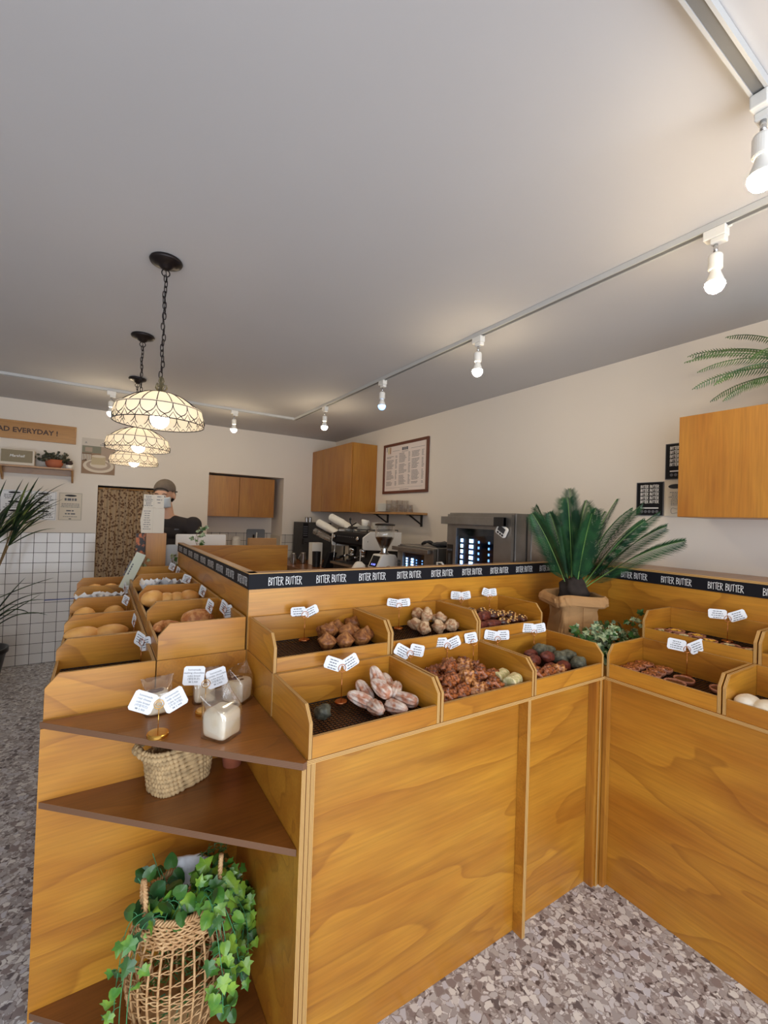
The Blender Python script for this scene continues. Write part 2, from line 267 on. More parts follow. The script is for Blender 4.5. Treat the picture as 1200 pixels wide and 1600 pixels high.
# ---------------------------------------------------------------- geometry helpers
class G:
    def __init__(s): s.v = []; s.f = []; s.m = []; s.X = None
    def add(s, vs, fs, mi=0):
        o = len(s.v)
        if s.X is not None: vs = [tuple(s.X @ Vector(p)) for p in vs]
        s.v += [tuple(p) for p in vs]
        for k, f in enumerate(fs): s.f.append(tuple(i+o for i in f)); s.m.append(mi if isinstance(mi, int) else mi[k])
        return s
    def box(s, x0, y0, z0, x1, y1, z1, mi=0):
        if x0 > x1: x0, x1 = x1, x0
        if y0 > y1: y0, y1 = y1, y0
        if z0 > z1: z0, z1 = z1, z0
        v = [(x, y, z) for z in (z0, z1) for y in (y0, y1) for x in (x0, x1)]
        # faces: z-, z+, y-, y+, x-, x+
        return s.add(v, [(0, 2, 3, 1), (4, 5, 7, 6), (0, 1, 5, 4), (2, 6, 7, 3), (0, 4, 6, 2), (1, 3, 7, 5)], mi)
    def prism(s, poly, ax, lo, hi, mi=0, em=None):
        """poly in the plane across axis ax (x:(y,z) y:(x,z) z:(x,y)); caps mi, rim em"""
        em = mi if em is None else em; n = len(poly)
        P = {'x': lambda a, b, c: (c, a, b), 'y': lambda a, b, c: (a, c, b), 'z': lambda a, b, c: (a, b, c)}[ax]
        v = [P(a, b, lo) for a, b in poly]+[P(a, b, hi) for a, b in poly]
        A = sum(poly[i][0]*poly[(i+1) % n][1]-poly[(i+1) % n][0]*poly[i][1] for i in range(n))
        flip = (A < 0) ^ (ax == 'y') ^ (lo > hi)
        f = [tuple(range(n))[::-1], tuple(range(n, 2*n))]+[(i, (i+1) % n, n+(i+1) % n, n+i) for i in range(n)]
        if flip: f = [q[::-1] for q in f]
        return s.add(v, f, [mi, mi]+[em]*n)
    def lathe(s, prof, c=(0, 0, 0), n=24, mi=0, cap=True, ax=None):
        v = []; f = []
        for r, z in prof:
            for i in range(n): a = 2*PI*i/n; v.append((r*math.cos(a), r*math.sin(a), z))
        for k in range(len(prof)-1):
            for i in range(n): j = (i+1) % n; f.append((k*n+i, k*n+j, (k+1)*n+j, (k+1)*n+i))
        if cap:
            if prof[0][0] > 1e-6: f.append(tuple(range(n))[::-1])
            if prof[-1][0] > 1e-6: f.append(tuple(range((len(prof)-1)*n, len(prof)*n)))
        if ax is not None:
            q = Vector((0, 0, 1)).rotation_difference(Vector(ax).normalized()); v = [q @ Vector(p) for p in v]
        v = [(p[0]+c[0], p[1]+c[1], p[2]+c[2]) for p in v]
        return s.add(v, f, mi)
    def tube(s, pts, r, n=8, mi=0, closed=False, cap=True):
        pts = [Vector(p) for p in pts]; m = len(pts); v = []; f = []
        rr = r if isinstance(r, (list, tuple)) else [r]*m
        up = None
        for i, p in enumerate(pts):
            if closed: t = pts[(i+1) % m]-pts[i-1]
            else: t = pts[min(i+1, m-1)]-pts[max(i-1, 0)]
            t = t.normalized() if t.length > 1e-9 else Vector((0, 0, 1))
            if up is None: up = t.orthogonal().normalized()
            up = (up-t*up.dot(t)); up = up.normalized() if up.length > 1e-6 else t.orthogonal().normalized()
            w = t.cross(up)
            for k in range(n): a = 2*PI*k/n; v.append(p+(up*math.cos(a)+w*math.sin(a))*rr[i])
        for i in range(m if closed else m-1):
            j = (i+1) % m
            for k in range(n): l = (k+1) % n; f.append((i*n+k, i*n+l, j*n+l, j*n+k))
        if not closed and cap: f += [tuple(range(n))[::-1], tuple(range((m-1)*n, m*n))]
        return s.add(v, f, mi)
    def ball(s, c, r, seg=16, rings=10, mi=0, amp=0, fr=20, seed=0, q=None, sq=1.0):
        rx, ry, rz = r if isinstance(r, (tuple, list)) else (r, r, r); v = []; f = []
        def P(th, ph):
            d = Vector((math.sin(th)*math.cos(ph), math.sin(th)*math.sin(ph), math.cos(th)))
            if sq != 1.0: d = Vector([math.copysign(abs(x)**sq, x) for x in d])
            p = Vector((d.x*rx, d.y*ry, d.z*rz))
            if amp:
                p *= 1+amp*mn.noise(p*fr+Vector((seed*7.1, seed*3.3, seed)))+amp*.5*mn.noise(p*fr*2.7+Vector((seed, 0, 5)))
            if q is not None: p = q @ p
            return p+Vector(c)
        v.append(P(0, 0))
        for i in range(1, rings):
            for k in range(seg): v.append(P(PI*i/rings, 2*PI*k/seg))
        v.append(P(PI, 0)); e = len(v)-1
        for k in range(seg): f.append((0, 1+k, 1+(k+1) % seg)); f.append((e, e-seg+(k+1) % seg, e-seg+k))
        for i in range(rings-2):
            for k in range(seg): a = 1+i*seg; l = (k+1) % seg; f.append((a+k, a+seg+k, a+seg+l, a+l))
        return s.add(v, f, mi)
    def quad(s, a, b, c, d, mi=0): return s.add([a, b, c, d], [(0, 1, 2, 3)], mi)
    def build(s, name, mats, parent=None, loc=None, smooth=False, world=True, bevel=0, label=None, mods=None):
        mats = mats if isinstance(mats, (list, tuple)) else [mats]
        off = Vector((0, 0, 0))
        if parent is not None and world:
            p = parent
            while p is not None: off += p.location; p = p.parent
        elif parent is None:
            if loc is None:
                xs, ys, zs = zip(*s.v); loc = ((min(xs)+max(xs))/2, (min(ys)+max(ys))/2, min(zs))
            off = Vector(loc) if world else off
        me = bpy.data.meshes.new(name)
        me.from_pydata([(a-off.x, b-off.y, c-off.z) for a, b, c in s.v], [], s.f)
        for m in mats: me.materials.append(M[m] if isinstance(m, str) else m)
        me.polygons.foreach_set('material_index', s.m)
        if smooth: me.polygons.foreach_set('use_smooth', [True]*len(me.polygons))
        me.update()
        o = bpy.data.objects.new(name, me); COL.objects.link(o)
        if parent is not None: o.parent = parent
        else: o.location = loc
        if bevel: b = o.modifiers.new('bevel', 'BEVEL'); b.width = bevel; b.segments = 2; b.limit_method = 'ANGLE'
        if smooth == 'auto': pass
        if label: o['label'] = label
        return o
def tag(o, label, cat, group=None, kind=None):
    o['label'] = label; o['category'] = cat
    if group: o['group'] = group
    if kind: o['kind'] = kind
    return o
def thing(name, label, cat, loc=(0, 0, 0), rz=0, group=None):
    o = bpy.data.objects.new(name, None); COL.objects.link(o); o.empty_display_size = .05
    o.location = loc; o.rotation_euler = (0, 0, rz); return tag(o, label, cat, group)
def struct(name, g, mats, loc=None, **k):
    o = g.build(name, mats, loc=loc or (0, 0, 0), **k); o['kind'] = 'structure'; return o
def copytree(o, parent=None):
    c = o.copy(); COL.objects.link(c)
    if parent is not None: c.parent = parent
    for ch in list(o.children): copytree(ch, c)
    return c
_tc = {}
def text(body, size=1, bold=0):
    k = (body, bold)
    if k not in _tc:
        cu = bpy.data.curves.new('txt', 'FONT'); cu.body = body; cu.size = 1; cu.align_x = 'CENTER'; cu.resolution_u = 2; cu.offset = bold
        ob = bpy.data.objects.new('txt', cu); COL.objects.link(ob)
        me = bpy.data.meshes.new_from_object(ob.evaluated_get(bpy.context.evaluated_depsgraph_get()))
        _tc[k] = ([tuple(v.co) for v in me.vertices], [tuple(p.vertices) for p in me.polygons])
        bpy.data.objects.remove(ob); bpy.data.curves.remove(cu); bpy.data.meshes.remove(me)
    v, f = _tc[k]; return [(x*size, y*size, 0) for x, y, z in v], f
def put_text(g, body, o, ux, uy, size, mi, bold=0):
    v, f = text(body, size, bold); o = Vector(o); ux = Vector(ux); uy = Vector(uy)
    g.add([o+ux*p[0]+uy*p[1] for p in v], f, mi)
GL = {'B': [[(0, 0), (.02, 1)], [(.02, 1), (.36, .93), (.4, .7), (.04, .53)], [(.04, .53), (.46, .42), (.44, .12), (0, 0)]],
      'I': [[(0, 0), (.02, .97)]],
      'T': [[(.22, 0), (.2, .95)], [(-.04, .9), (.44, 1.02)]],
      'E': [[(0, 0), (.02, 1)], [(.02, 1), (.36, .98)], [(.02, .52), (.3, .53)], [(0, 0), (.38, .02)]],
      'R': [[(0, -.03), (.02, 1)], [(.02, 1), (.38, .9), (.36, .62), (.04, .48)], [(.08, .48), (.48, -.06)]],
      'U': [[(0, 1), (0, .2), (.16, 0), (.34, .15), (.38, 1)]]}
def logo(g, o, ux, uy, w, h, mi, sw=.10):
    """hand-drawn BITTER BUTTER; o lower-left corner, spans w by h"""
    o = Vector(o); ux = Vector(ux); uy = Vector(uy); nn = ux.cross(uy)
    adv = {'B': .6, 'I': .2, 'T': .52, 'E': .5, 'R': .6, 'U': .56, ' ': .40}; tot = sum(adv[c] for c in 'BITTER BUTTER')
    k = w/tot; x = 0
    for n, c in enumerate('BITTER BUTTER'):
        jy = [0, .03, -.02, .04, -.01, .02][n % 6]
        for m_, st in enumerate(GL.get(c, [])):
            for a, b in zip(st, st[1:]):
                A = Vector(((x+a[0])*k, (a[1]+jy)*h)); B = Vector(((x+b[0])*k, (b[1]+jy)*h)); d = (B-A).normalized()*sw*k*.5; p = Vector((-d.y, d.x)); A -= d*.6; B += d*.6
                q = [A-p, B-p, B+p, A+p]; g.add([o+ux*t.x+uy*t.y+nn*.0002*m_ for t in q], [(0, 1, 2, 3)], mi)
        x += adv[c]
def bars(g, o, ux, uy, w, rows, lh, mi, seed=0, fill=.85, th=.4, center=True):
    """illegible small print: broken strokes of text height"""
    rnd = random.Random(seed); o = Vector(o); ux = Vector(ux); uy = Vector(uy)
    for r in range(rows):
        tw = w*rnd.uniform(.6, 1)*fill; x = (w-tw)/2 if center else 0; e = x+tw
        while x < e-.002:
            l = min(rnd.uniform(.8, 2.6)*lh*.5, e-x); y = -r*lh
            g.add([o+ux*x+uy*y, o+ux*(x+l)+uy*y, o+ux*(x+l)+uy*(y+lh*th), o+ux*x+uy*(y+lh*th)], [(0, 1, 2, 3)], mi)
            x += l+lh*.22
ORD = ['leftmost', 'second from left', 'third from left', 'fourth from left', 'fifth from left', 'sixth from left', 'seventh from left']
# ================================================================ the room
XL, XR, YF_, YB, ZC = -3.2, 2.63, -1.6, 5.36, 2.505
g = G(); g.box(XL-.1, YF_-.1, -.1, XR+.1, YB+.9, 0); struct('floor', g, 'floor')
g = G(); g.box(XL-.1, YF_-.1, ZC, XR+.1, YB+.1, ZC+.1); struct('ceiling', g, 'ceil')
g = G(); g.box(XR, YF_, 0, XR+.1, YB+.5, ZC); struct('wall_right', g, 'wall')
g = G(); g.box(XL-.1, YF_, 0, XL, YB, ZC)
struct('wall_left', g, 'wall')
g = G(); g.box(XL, YF_-.1, 2.2, XR, YF_, ZC); g.box(XL, YF_-.1, 0, -2.6, YF_, 2.2); g.box(2.2, YF_-.1, 0, XR, YF_, 2.2); struct('wall_front', g, 'wall')
for i, (a, b_) in enumerate([((-2.6, 2.2), None)]):
    g = G()
    if a:
        for x in (a[0], -1.0, .6, a[1]-.05): g.box(x, YF_-.07, 0, x+.05, YF_-.02, 2.2)
        g.box(a[0], YF_-.07, 2.15, a[1], YF_-.02, 2.2); g.box(a[0], YF_-.07, 0, a[1], YF_-.02, .08)
    else:
        for y in (b_[0], 1.0, b_[1]-.05): g.box(XL-.07, y, .3, XL-.02, y+.05, 2.3)
        g.box(XL-.07, b_[0], 2.25, XL-.02, b_[1], 2.3); g.box(XL-.07, b_[0], .3, XL-.02, b_[1], .35)
    struct('window_%d' % (i+1), g, 'blackp')
# back wall with curtained doorway and alcove
DX0, DX1, DZ = -.028, .60, 1.742
AX0, AX1, AZ, AY = 1.035, 1.925, 1.965, YB+.42
g = G()
g.box(XL, YB, 0, DX0, YB+.1, ZC); g.box(DX0, YB, DZ, DX1, YB+.1, ZC); g.box(DX1, YB, 0, AX0, YB+.1, ZC)
g.box(AX0, YB, AZ, AX1, YB+.1, ZC); g.box(AX0, YB, 0, AX1, YB+.1, .88); g.box(AX1, YB, 0, XR, YB+.1, ZC)
g.box(AX0-.1, AY, .8, AX1+.1, AY+.05, AZ+.1); g.box(AX0-.1, YB+.1, .8, AX0, AY, AZ+.1); g.box(AX1, YB+.1, .8, AX1+.1, AY, AZ+.1)
g.box(AX0-.1, YB+.1, AZ, AX1+.1, AY, AZ+.1); g.box(AX0, YB+.1, .8, AX1, AY, .88)
g.box(DX0-.1, YB+.9, 0, DX1+.1, YB+.95, DZ+.1); g.box(DX0-.12, YB+.1, 0, DX0, YB+.9, DZ+.1); g.box(DX1, YB+.1, 0, DX1+.1, YB+.9, DZ+.1); g.box(DX0, YB+.1, DZ, DX1, YB+.9, DZ+.1)
struct('wall_back', g, 'wall')
g = G(); g.box(XL, YB-.008, 0, DX0-.002, YB, 1.256); struct('trim_1', g, 'tile')
g = G(); g.box(AX1+.001, YB-.008, .9, XR, YB, 1.262); struct('trim_2', g, 'tile')
g = G(); g.box(AX0, AY-.008, .88, AX1, AY, 1.262); struct('trim_3', g, 'tile')
g = G(); g.box(AX1-.008, YB+.02, .88, AX1, AY, 1.24); struct('trim_4', g, 'cream')
# curtain
t = thing('curtain', 'brown floral fabric curtain hanging in the doorway of the back wall', 'curtain', (.28, YB+.045, 0))
g = G(); n = 160; rows = 24; vs = []; fs = []
for r in range(rows+1):
    z = .02+(1.70)*r/rows
    for i in range(n+1):
        u = i/n; x = DX0+.004+(DX1-DX0-.008)*u
        vs.append((x, YB+.045+.016*math.sin(u*72+.5*math.sin(z*3))*(1-.35*z/1.7)+.01*math.sin(u*23+z), z))
for r in range(rows):
    for i in range(n): a = r*(n+1)+i; fs.append((a, a+1, a+n+2, a+n+1))
g.add(vs, fs); c = g.build('fabric', 'curtain', t, smooth=True); sm = c.modifiers.new('thickness', 'SOLIDIFY'); sm.thickness = .002
g = G(); g.tube([(DX0+.002, YB+.045, 1.715), (DX1-.002, YB+.045, 1.715)], .009); g.build('rod', 'oak', t)

# ================================================================ the plywood counters
PE = ('ply', 'ex', 'ey', 'ez')
def bd(g, x0, y0, z0, x1, y1, z1, wood=0):
    """board: rim faces show the plies across its thickness"""
    d = (abs(x1-x0), abs(y1-y0), abs(z1-z0)); k = d.index(min(d)); e = k+1
    g.box(x0, y0, z0, x1, y1, z1, [wood if i//2 == [2, 1, 0][k] else e for i in range(6)])
ZT, ZU, ZB2, ZB = .867, 1.0, 1.2213, 1.2793
YFr, YBk = 1.07, 1.645
XLs, XC, XRb = .474, 1.812, 2.35
def logos(g, starts, o, ux, w=.135, h=.030, mi=1):
    for s_ in starts: logo(g, (o[0]+ux[0]*s_, o[1]+ux[1]*s_, o[2]), ux, (0, 0, 1), w, h, mi)
# front arm
t = thing('display_counter', 'amber plywood counter arm in the middle, its long panel facing the camera', 'counter', (XLs, YFr, 0))
g = G(); bd(g, .500, 1.112, 0, 1.335, 1.128, ZT-.012); g.build('front_panel', PE, t)
g = G(); bd(g, 1.353, 1.112, 0, 1.79, 1.128, ZT-.012); g.build('front_panel', PE, t)
g = G(); bd(g, XLs+.001, YFr, 0, XLs+.012, YBk, ZT-.012); g.build('side_panel', PE, t)
g = G(); bd(g, XLs+.013, YFr, 0, XLs+.025, 1.6, ZT-.012); g.build('side_panel', PE, t)
g = G(); bd(g, 1.336, YFr, 0, 1.352, 1.6, ZT-.012); g.build('divider_board', PE, t)
g = G(); bd(g, 1.790, YFr, 0, 1.800, 1.6, ZT-.012); g.build('divider_board', PE, t)
g = G(); g.box(1.772, 1.076, 0, 1.789, 1.111, ZT-.012, 0); g.build('corner_post', 'plyZ', t)
g = G(); bd(g, XLs+.001, YFr, ZT-.012, 2.05, YBk, ZT); g.build('top_board', PE, t)
g = G(); bd(g, XLs+.001, 1.362, ZT, XLs+.012, YBk-.001, ZU); bd(g, XLs+.012, 1.362, ZU-.012, 1.79, YBk-.001, ZU); bd(g, XLs+.012, 1.366, ZT, 1.79, 1.376, ZU-.012); bd(g, 1.78, 1.376, ZT, 1.79, YBk-.001, ZU-.012); g.build('riser', PE, t)
g = G(); bd(g, XLs, YBk, .1, XRb, YBk+.018, ZB2); g.build('back_panel', PE, t)
g = G(); g.box(XLs-.001, YBk-.004, ZB2, XRb+.004, YBk+.02, ZB-.001, 0)
logos(g, [.545-XLs+.196*k for k in range(9)], (XLs, YBk-.0046, ZB2+.012), (1, 0, 0)); g.build('logo_strip', ('black', 'chalk'), t)
g = G(); bd(g, XLs-.001, YBk-.004, ZB-.001, XRb, YBk+.045, ZB+.003); g.build('ledge_cap', ('oak', 'ex', 'ey', 'ez'), t)
# right arm
t = thing('display_counter', 'amber plywood counter arm on the right, meeting the middle arm in a corner', 'counter', (1.823, 1.07, 0))
g = G(); bd(g, 1.843, -.5, 0, 1.858, 1.07, ZT-.012); g.build('front_panel', ('plyY', 'ex', 'ey', 'ez'), t)
g = G(); g.box(1.812, 1.052, 0, 1.842, 1.068, ZT-.012, 0); g.box(1.801, 1.071, 0, 1.842, 1.083, ZT-.012, 0); g.build('corner_post', 'plyZ', t)
g = G(); bd(g, 1.820, -.5, ZT-.012, XR-.005, 1.0695, ZT); bd(g, 2.051, 1.0695, ZT-.012, XR-.005, YBk-.001, ZT); g.build('top_board', PE, t)
g = G(); bd(g, 2.102, -.5, ZU-.012, XRb-.001, 1.07, ZU); bd(g, 2.104, -.5, ZT, 2.114, 1.068, ZU-.012); bd(g, 2.114, 1.058, ZT, XRb-.001, 1.068, ZU-.012); g.build('riser', ('plyY', 'ex', 'ey', 'ez'), t)
g = G(); bd(g, XRb, -.5, .1, XRb+.018, YBk-.006, ZB2); g.build('back_panel', ('plyY', 'ex', 'ey', 'ez'), t)
g = G(); g.box(XRb-.004, -.5, ZB2, XRb+.02, YBk-.005, ZB-.001, 0)
logos(g, [1.64-(1.503-.2*k) for k in range(10)], (XRb-.0046, 1.64, ZB2+.012), (0, -1, 0)); g.build('logo_strip', ('black', 'chalk'), t)
g = G(); bd(g, XRb-.004, -.5, ZB-.001, XR-.003, YBk-.005, ZB+.010); g.build('ledge_cap', ('oak', 'ex', 'ey', 'ez'), t)
# left arm
t = thing('display_counter', 'long amber plywood counter arm on the left, running back towards the curtain', 'counter', (-.12, 1.65, 0))
g = G(); bd(g, -.12, YBk+.002, 0, XLs-.002, YBk+.016, ZT); g.build('end_panel', PE, t)
g = G(); bd(g, -.12, YBk+.016, 0, -.105, 3.9, ZT-.012); g.build('side_panel', ('plyY', 'ex', 'ey', 'ez'), t)
g = G(); bd(g, -.12, YBk+.016, ZT-.012, XLs-.002, 3.9, ZT); g.build('top_board', ('plyY', 'ex', 'ey', 'ez'), t)
g = G(); bd(g, .178, YBk+.002, ZT, XLs-.002, YBk+.014, ZU); bd(g, .178, YBk+.014, ZT, .190, 3.9, ZU-.012); bd(g, .178, YBk+.014, ZU-.012, XLs-.002, 3.9, ZU); g.build('riser', ('plyY', 'ex', 'ey', 'ez'), t)
g = G(); bd(g, XLs+.001, YBk+.02, .1, XLs+.018, 3.412, ZB2); g.build('back_panel', ('plyY', 'ex', 'ey', 'ez'), t)
g = G(); g.box(XLs-.004, YBk-.003, ZB2, XLs+.02, 3.414, ZB-.001, 0)
logos(g, [3.41-(3.343-.194*k) for k in range(9)], (XLs-.0046, 3.41, ZB2+.012), (0, -1, 0)); g.build('logo_strip', ('black', 'chalk'), t)
g = G(); bd(g, XLs-.004, YBk-.003, ZB-.001, XLs+.03, 3.414, ZB+.003); g.build('ledge_cap', ('oak', 'ex', 'ey', 'ez'), t)
# triangular corner shelf
t = thing('corner_shelf', 'open triangular corner shelf of brown plywood at the near end of the counters', 'shelf', (.47, 1.64, 0))
tri = [(-.127, 1.643), (.461, 1.062), (.473, 1.066), (.473, 1.643)]
tri2 = [(-.120, 1.631), (.459, 1.082), (.460, 1.084), (.460, 1.631)]
for i, (z, tr_) in enumerate([(ZT, tri), (.637, tri2), (.03, tri2)]):
    g = G(); g.prism(tr_, 'z', z-.018, z, 0, 1); g.build('shelf_board', ('shelf', 'edark'), t)
g = G(); bd(g, .461, 1.068, 0, .473, 1.631, ZT-.0185); g.build('side_panel', PE, t)
g = G(); bd(g, -.124, 1.632, 0, .473, 1.643, ZT-.0185); g.build('back_panel', PE, t)

# ================================================================ trays and racks
def tray(label, loc, rz, w, d, h, lip, group):
    t = thing('bread_tray', label, 'tray', loc, rz, group)
    T_ = .011; c = .034
    for x in (0.001, w-T_-.001):
        g = G(); g.prism([(0, 0), (d, 0), (d, h), (c, h), (.002, h-.038), (0, h-.042)], 'x', x, x+T_, 0, 1); g.build('side_panel', ('plyY', 'ex'), t, world=False, bevel=.001)
    g = G(); bd(g, T_+.002, d-T_, 0, w-T_-.002, d, h); g.build('back_panel', PE, t, world=False)
    g = G(); bd(g, T_+.002, .001, 0, w-T_-.002, T_, lip); g.build('front_lip', PE, t, world=False)
    g = G(); g.box(T_+.002, T_, .001, w-T_-.002, d-T_, .007); g.build('bottom_board', 'shelf', t, world=False)
    return t
def rack(label, loc, rz, w, d, z, group):
    g = G(); r = .0009; x0, x1, y0, y1 = .018, w-.018, .017, d-.017
    n = int((x1-x0)/.0125)
    for i in range(n+1): x = x0+(x1-x0)*i/n; g.box(x-r, y0, z, x+r, y1, z+2*r)
    n = int((y1-y0)/.0125)
    for i in range(n+1): y = y0+(y1-y0)*i/n; g.box(x0, y-r, z-2*r, x1, y+r, z)
    g.tube([(x0, y0, z), (x1, y0, z), (x1, y1, z), (x0, y1, z)], .0022, 6, closed=True)
    for x in (x0+.02, x1-.02):
        for y in (y0+.004, y1-.004): g.tube([(x, y, z), (x, y, .008)], .0022, 6)
    o = g.build('cooling_rack', 'wire', None, loc=loc, world=False); o.rotation_euler = (0, 0, rz)
    return tag(o, label, 'rack', group)
HL, HU = .133, .12
def put_tray(what, pos, loc, rz, w, d, up):
    h, lip = (HU, .045) if up else (HL, .056)
    gp = 'plywood bread trays on the counters'
    tray('plywood tray %s, %s' % (what, pos), (loc[0], loc[1], (ZU if up else ZT)+.0005), rz, w, d, h, lip, gp)
    rack('wire rack in the tray %s, %s' % (what, pos), (loc[0], loc[1], (ZU if up else ZT)+.0005), rz, w, d, .022, 'wire racks in the trays')
for x0, x1, what, pos in [(.476, .919, 'with glazed ridged pastries', 'front row, middle counter'),
                          (.921, 1.366, 'heaped with caramel nut pastries', 'front row, middle counter'),
                          (1.368, 1.810, 'with cocoa red and grey green pastries', 'front row, counter corner')]:
    put_tray(what, pos, (x0, YFr, 0), 0, x1-x0, .288, 0)
for x0, x1, what, pos in [(.476, .919, 'with brown peaked muffins', 'upper row, middle counter'),
                          (.921, 1.366, 'with pale crumble topped pastries', 'upper row, middle counter'),
                          (1.368, 1.785, 'with cocoa bars and hazelnut pastries', 'upper row, beside paper bag')]:
    put_tray(what, pos, (x0, 1.3615, 0), 0, x1-x0, .281, 1)
R9 = -PI/2
for y1, y0, what, pos in [(1.066, .655, 'with round nut tarts', 'lower right row'), (.653, .21, 'with a long white loaf', 'lower right row, photo edge'), (.208, -.24, 'standing empty', 'lower right row, nearest')]:
    put_tray(what, pos, (1.823, y1, 0), R9, y1-y0, .277, 0)
for y1, y0, what, pos in [(1.066, .645, 'with small chocolate orange tarts', 'upper right row'), (.643, .20, 'standing empty', 'upper right row, photo edge')]:
    put_tray(what, pos, (2.102, y1, 0), R9, y1-y0, .247, 1)
LY = [1.662, 2.08, 2.53, 2.985, 3.42, 3.86]
LW = ['standing empty', 'with two flat golden buns', 'with two round golden rolls', 'with white paper wrapped bakes', 'with small golden bakes']
for k in range(5):
    put_tray(LW[k], '%s in outer left row' % ['nearest', 'second', 'third', 'fourth', 'farthest'][k], (-.12, LY[k+1]-.002, 0), R9, LY[k+1]-LY[k]-.003+(.012 if k == 0 else 0), .295, 0)
IY = [1.662, 2.08, 2.535, 3.0, 3.41]
IW = ['with crusty bun and croissant', 'with a row of golden buns', 'with paper wrapped bakes', 'standing empty']
for k in range(4):
    put_tray(IW[k], '%s in inner left row' % ['nearest', 'second', 'third', 'farthest'][k], (.179, IY[k+1]-.002, 0), R9, IY[k+1]-IY[k]-.003+(.012 if k == 0 else 0), .289, 1)
# ================================================================ pastries
RL, RU = ZT+.0245, ZU+.0245     # top of the racks
def proto(name, g, mats, smooth=True, sub=0, extra=None):
    """mesh object kept as the first of its kind; later ones are copies sharing its mesh"""
    o = g.build(name, mats, loc=(0, 0, 0), smooth=smooth)
    if sub: s_ = o.modifiers.new('sub', 'SUBSURF'); s_.levels = s_.render_levels = sub
    if extra: extra(o)
    return [o, True]
def place(p, loc, rz=0, rx=0, ry=0, s=1, label='', cat='pastry', group=None):
    if p[1]: o = p[0]; p[1] = False
    else: o = copytree(p[0])
    o.location = loc; o.rotation_euler = (rx, ry, rz); o.scale = (s,)*3
    return tag(o, label, cat, group)
def pile(protos, spots, desc, cat, group, where, rows=('front', 'middle', 'back')):
    """spots (x, y, z, rz, tilt, row); names each by its place in the pile"""
    by = {}
    for s_ in spots: by.setdefault(s_[5], []).append(s_)
    for r, L_ in by.items():
        L_.sort(key=lambda q: q[6] if len(q) > 6 else q[0])
        for i, q in enumerate(L_):
            if len(L_) == 1: wh = 'alone in the %s row' % r
            elif i == len(L_)-1 and len(L_) > 1: wh = 'rightmost of the %s row' % r
            else: wh = '%s of the %s row' % (ORD[i], r)
            place(protos[i % len(protos)], q[:3], q[3], q[4], 0, 1, '%s, %s %s' % (desc, wh, where), cat, group)
# ridged glazed pastries
def ridged(seed):
    g = G(); v = []; f = []; n, m = 40, 22; r0 = .0235; L0 = .043
    for i in range(n+1):
        th = PI*i/n
        for k in range(m*2):
            ph = 2*PI*k/(m*2)
            rr = r0*math.sin(th)**.62*(1.08-.30*abs(math.cos(4.5*ph))**3*math.sin(th))*(1+.18*math.cos(th))
            p = Vector((rr*math.cos(ph), L0*math.cos(th)*-1, rr*.86*math.sin(ph)))
            p *= 1+.06*mn.noise(p*60+Vector((seed, 0, 0))); v.append(p)
    w = m*2
    for i in range(n):
        for k in range(w): l = (k+1) % w; f.append((i*w+k, i*w+l, (i+1)*w+l, (i+1)*w+k))
    return g.add(v, f)
P1 = [proto('ridged_pastry', ridged(s_), 'glazed') for s_ in (1, 2)]
z = RL+.022
pile(P1, [(.742, 1.165, z, 2.9, .1, 'front'), (.800, 1.140, z, 3.3, .1, 'front'), (.862, 1.178, z, .5, .1, 'front'),
          (.722, 1.232, z+.008, .8, .3, 'middle'), (.790, 1.215, z+.036, .25, .35, 'middle'), (.858, 1.235, z+.012, -.8, .2, 'middle'),
          (.768, 1.285, z+.006, .15, .6, 'back'), (.812, 1.275, z+.046, 0, .75, 'back'), (.860, 1.290, z+.012, -.3, .6, 'back')],
     'pink ridged pastry with white glaze', 'pastry', 'glazed ridged pastries', 'in the tray')
g = G(); g.ball((0, 0, 0), (.026, .024, .021), 22, 14, amp=.35, fr=38, seed=4)
P = proto('charcoal_pastry', g, 'stone'); place(P, (.588, 1.222, RL+.019), label='dark green lump of pastry lying alone at the left of the glazed ridged ones', cat='pastry')
# peaked brown muffins
def muffin(seed):
    g = G(); prof = [(.016, 0), (.021, .004), (.028, .016), (.034, .026), (.036, .030), (.031, .037), (.022, .044), (.012, .054), (.006, .060), (0, .062)]
    g.lathe(prof, n=28, cap=True)
    g.v = [tuple(Vector(p)*(1+.10*mn.noise(Vector(p)*70+Vector((seed*5, 0, 0))))+Vector((mn.noise(Vector(p)*22+Vector((0, seed, 0)))*.004,)*3)) for p in g.v]
    return g
P2 = [proto('peaked_muffin', muffin(s_), 'muffin', extra=None) for s_ in (1, 2, 3)]
z = RU
pile(P2, [(.705, 1.455, z, 0, .1, 'front'), (.768, 1.430, z, 1, 0, 'front'), (.838, 1.440, z, 2, .15, 'front'), (.882, 1.485, z, 3, -.2, 'front'),
          (.735, 1.510, z+.022, 2, .3, 'middle'), (.800, 1.505, z+.012, 4, -.3, 'middle'), (.855, 1.535, z+.006, 5, .3, 'middle'),
          (.745, 1.570, z+.004, 1, .2, 'back'), (.808, 1.580, z+.010, 3, 0, 'back'), (.872, 1.590, z+.020, 2, .6, 'back')],
     'brown peaked muffin', 'muffin', 'peaked brown muffins', 'in the tray')
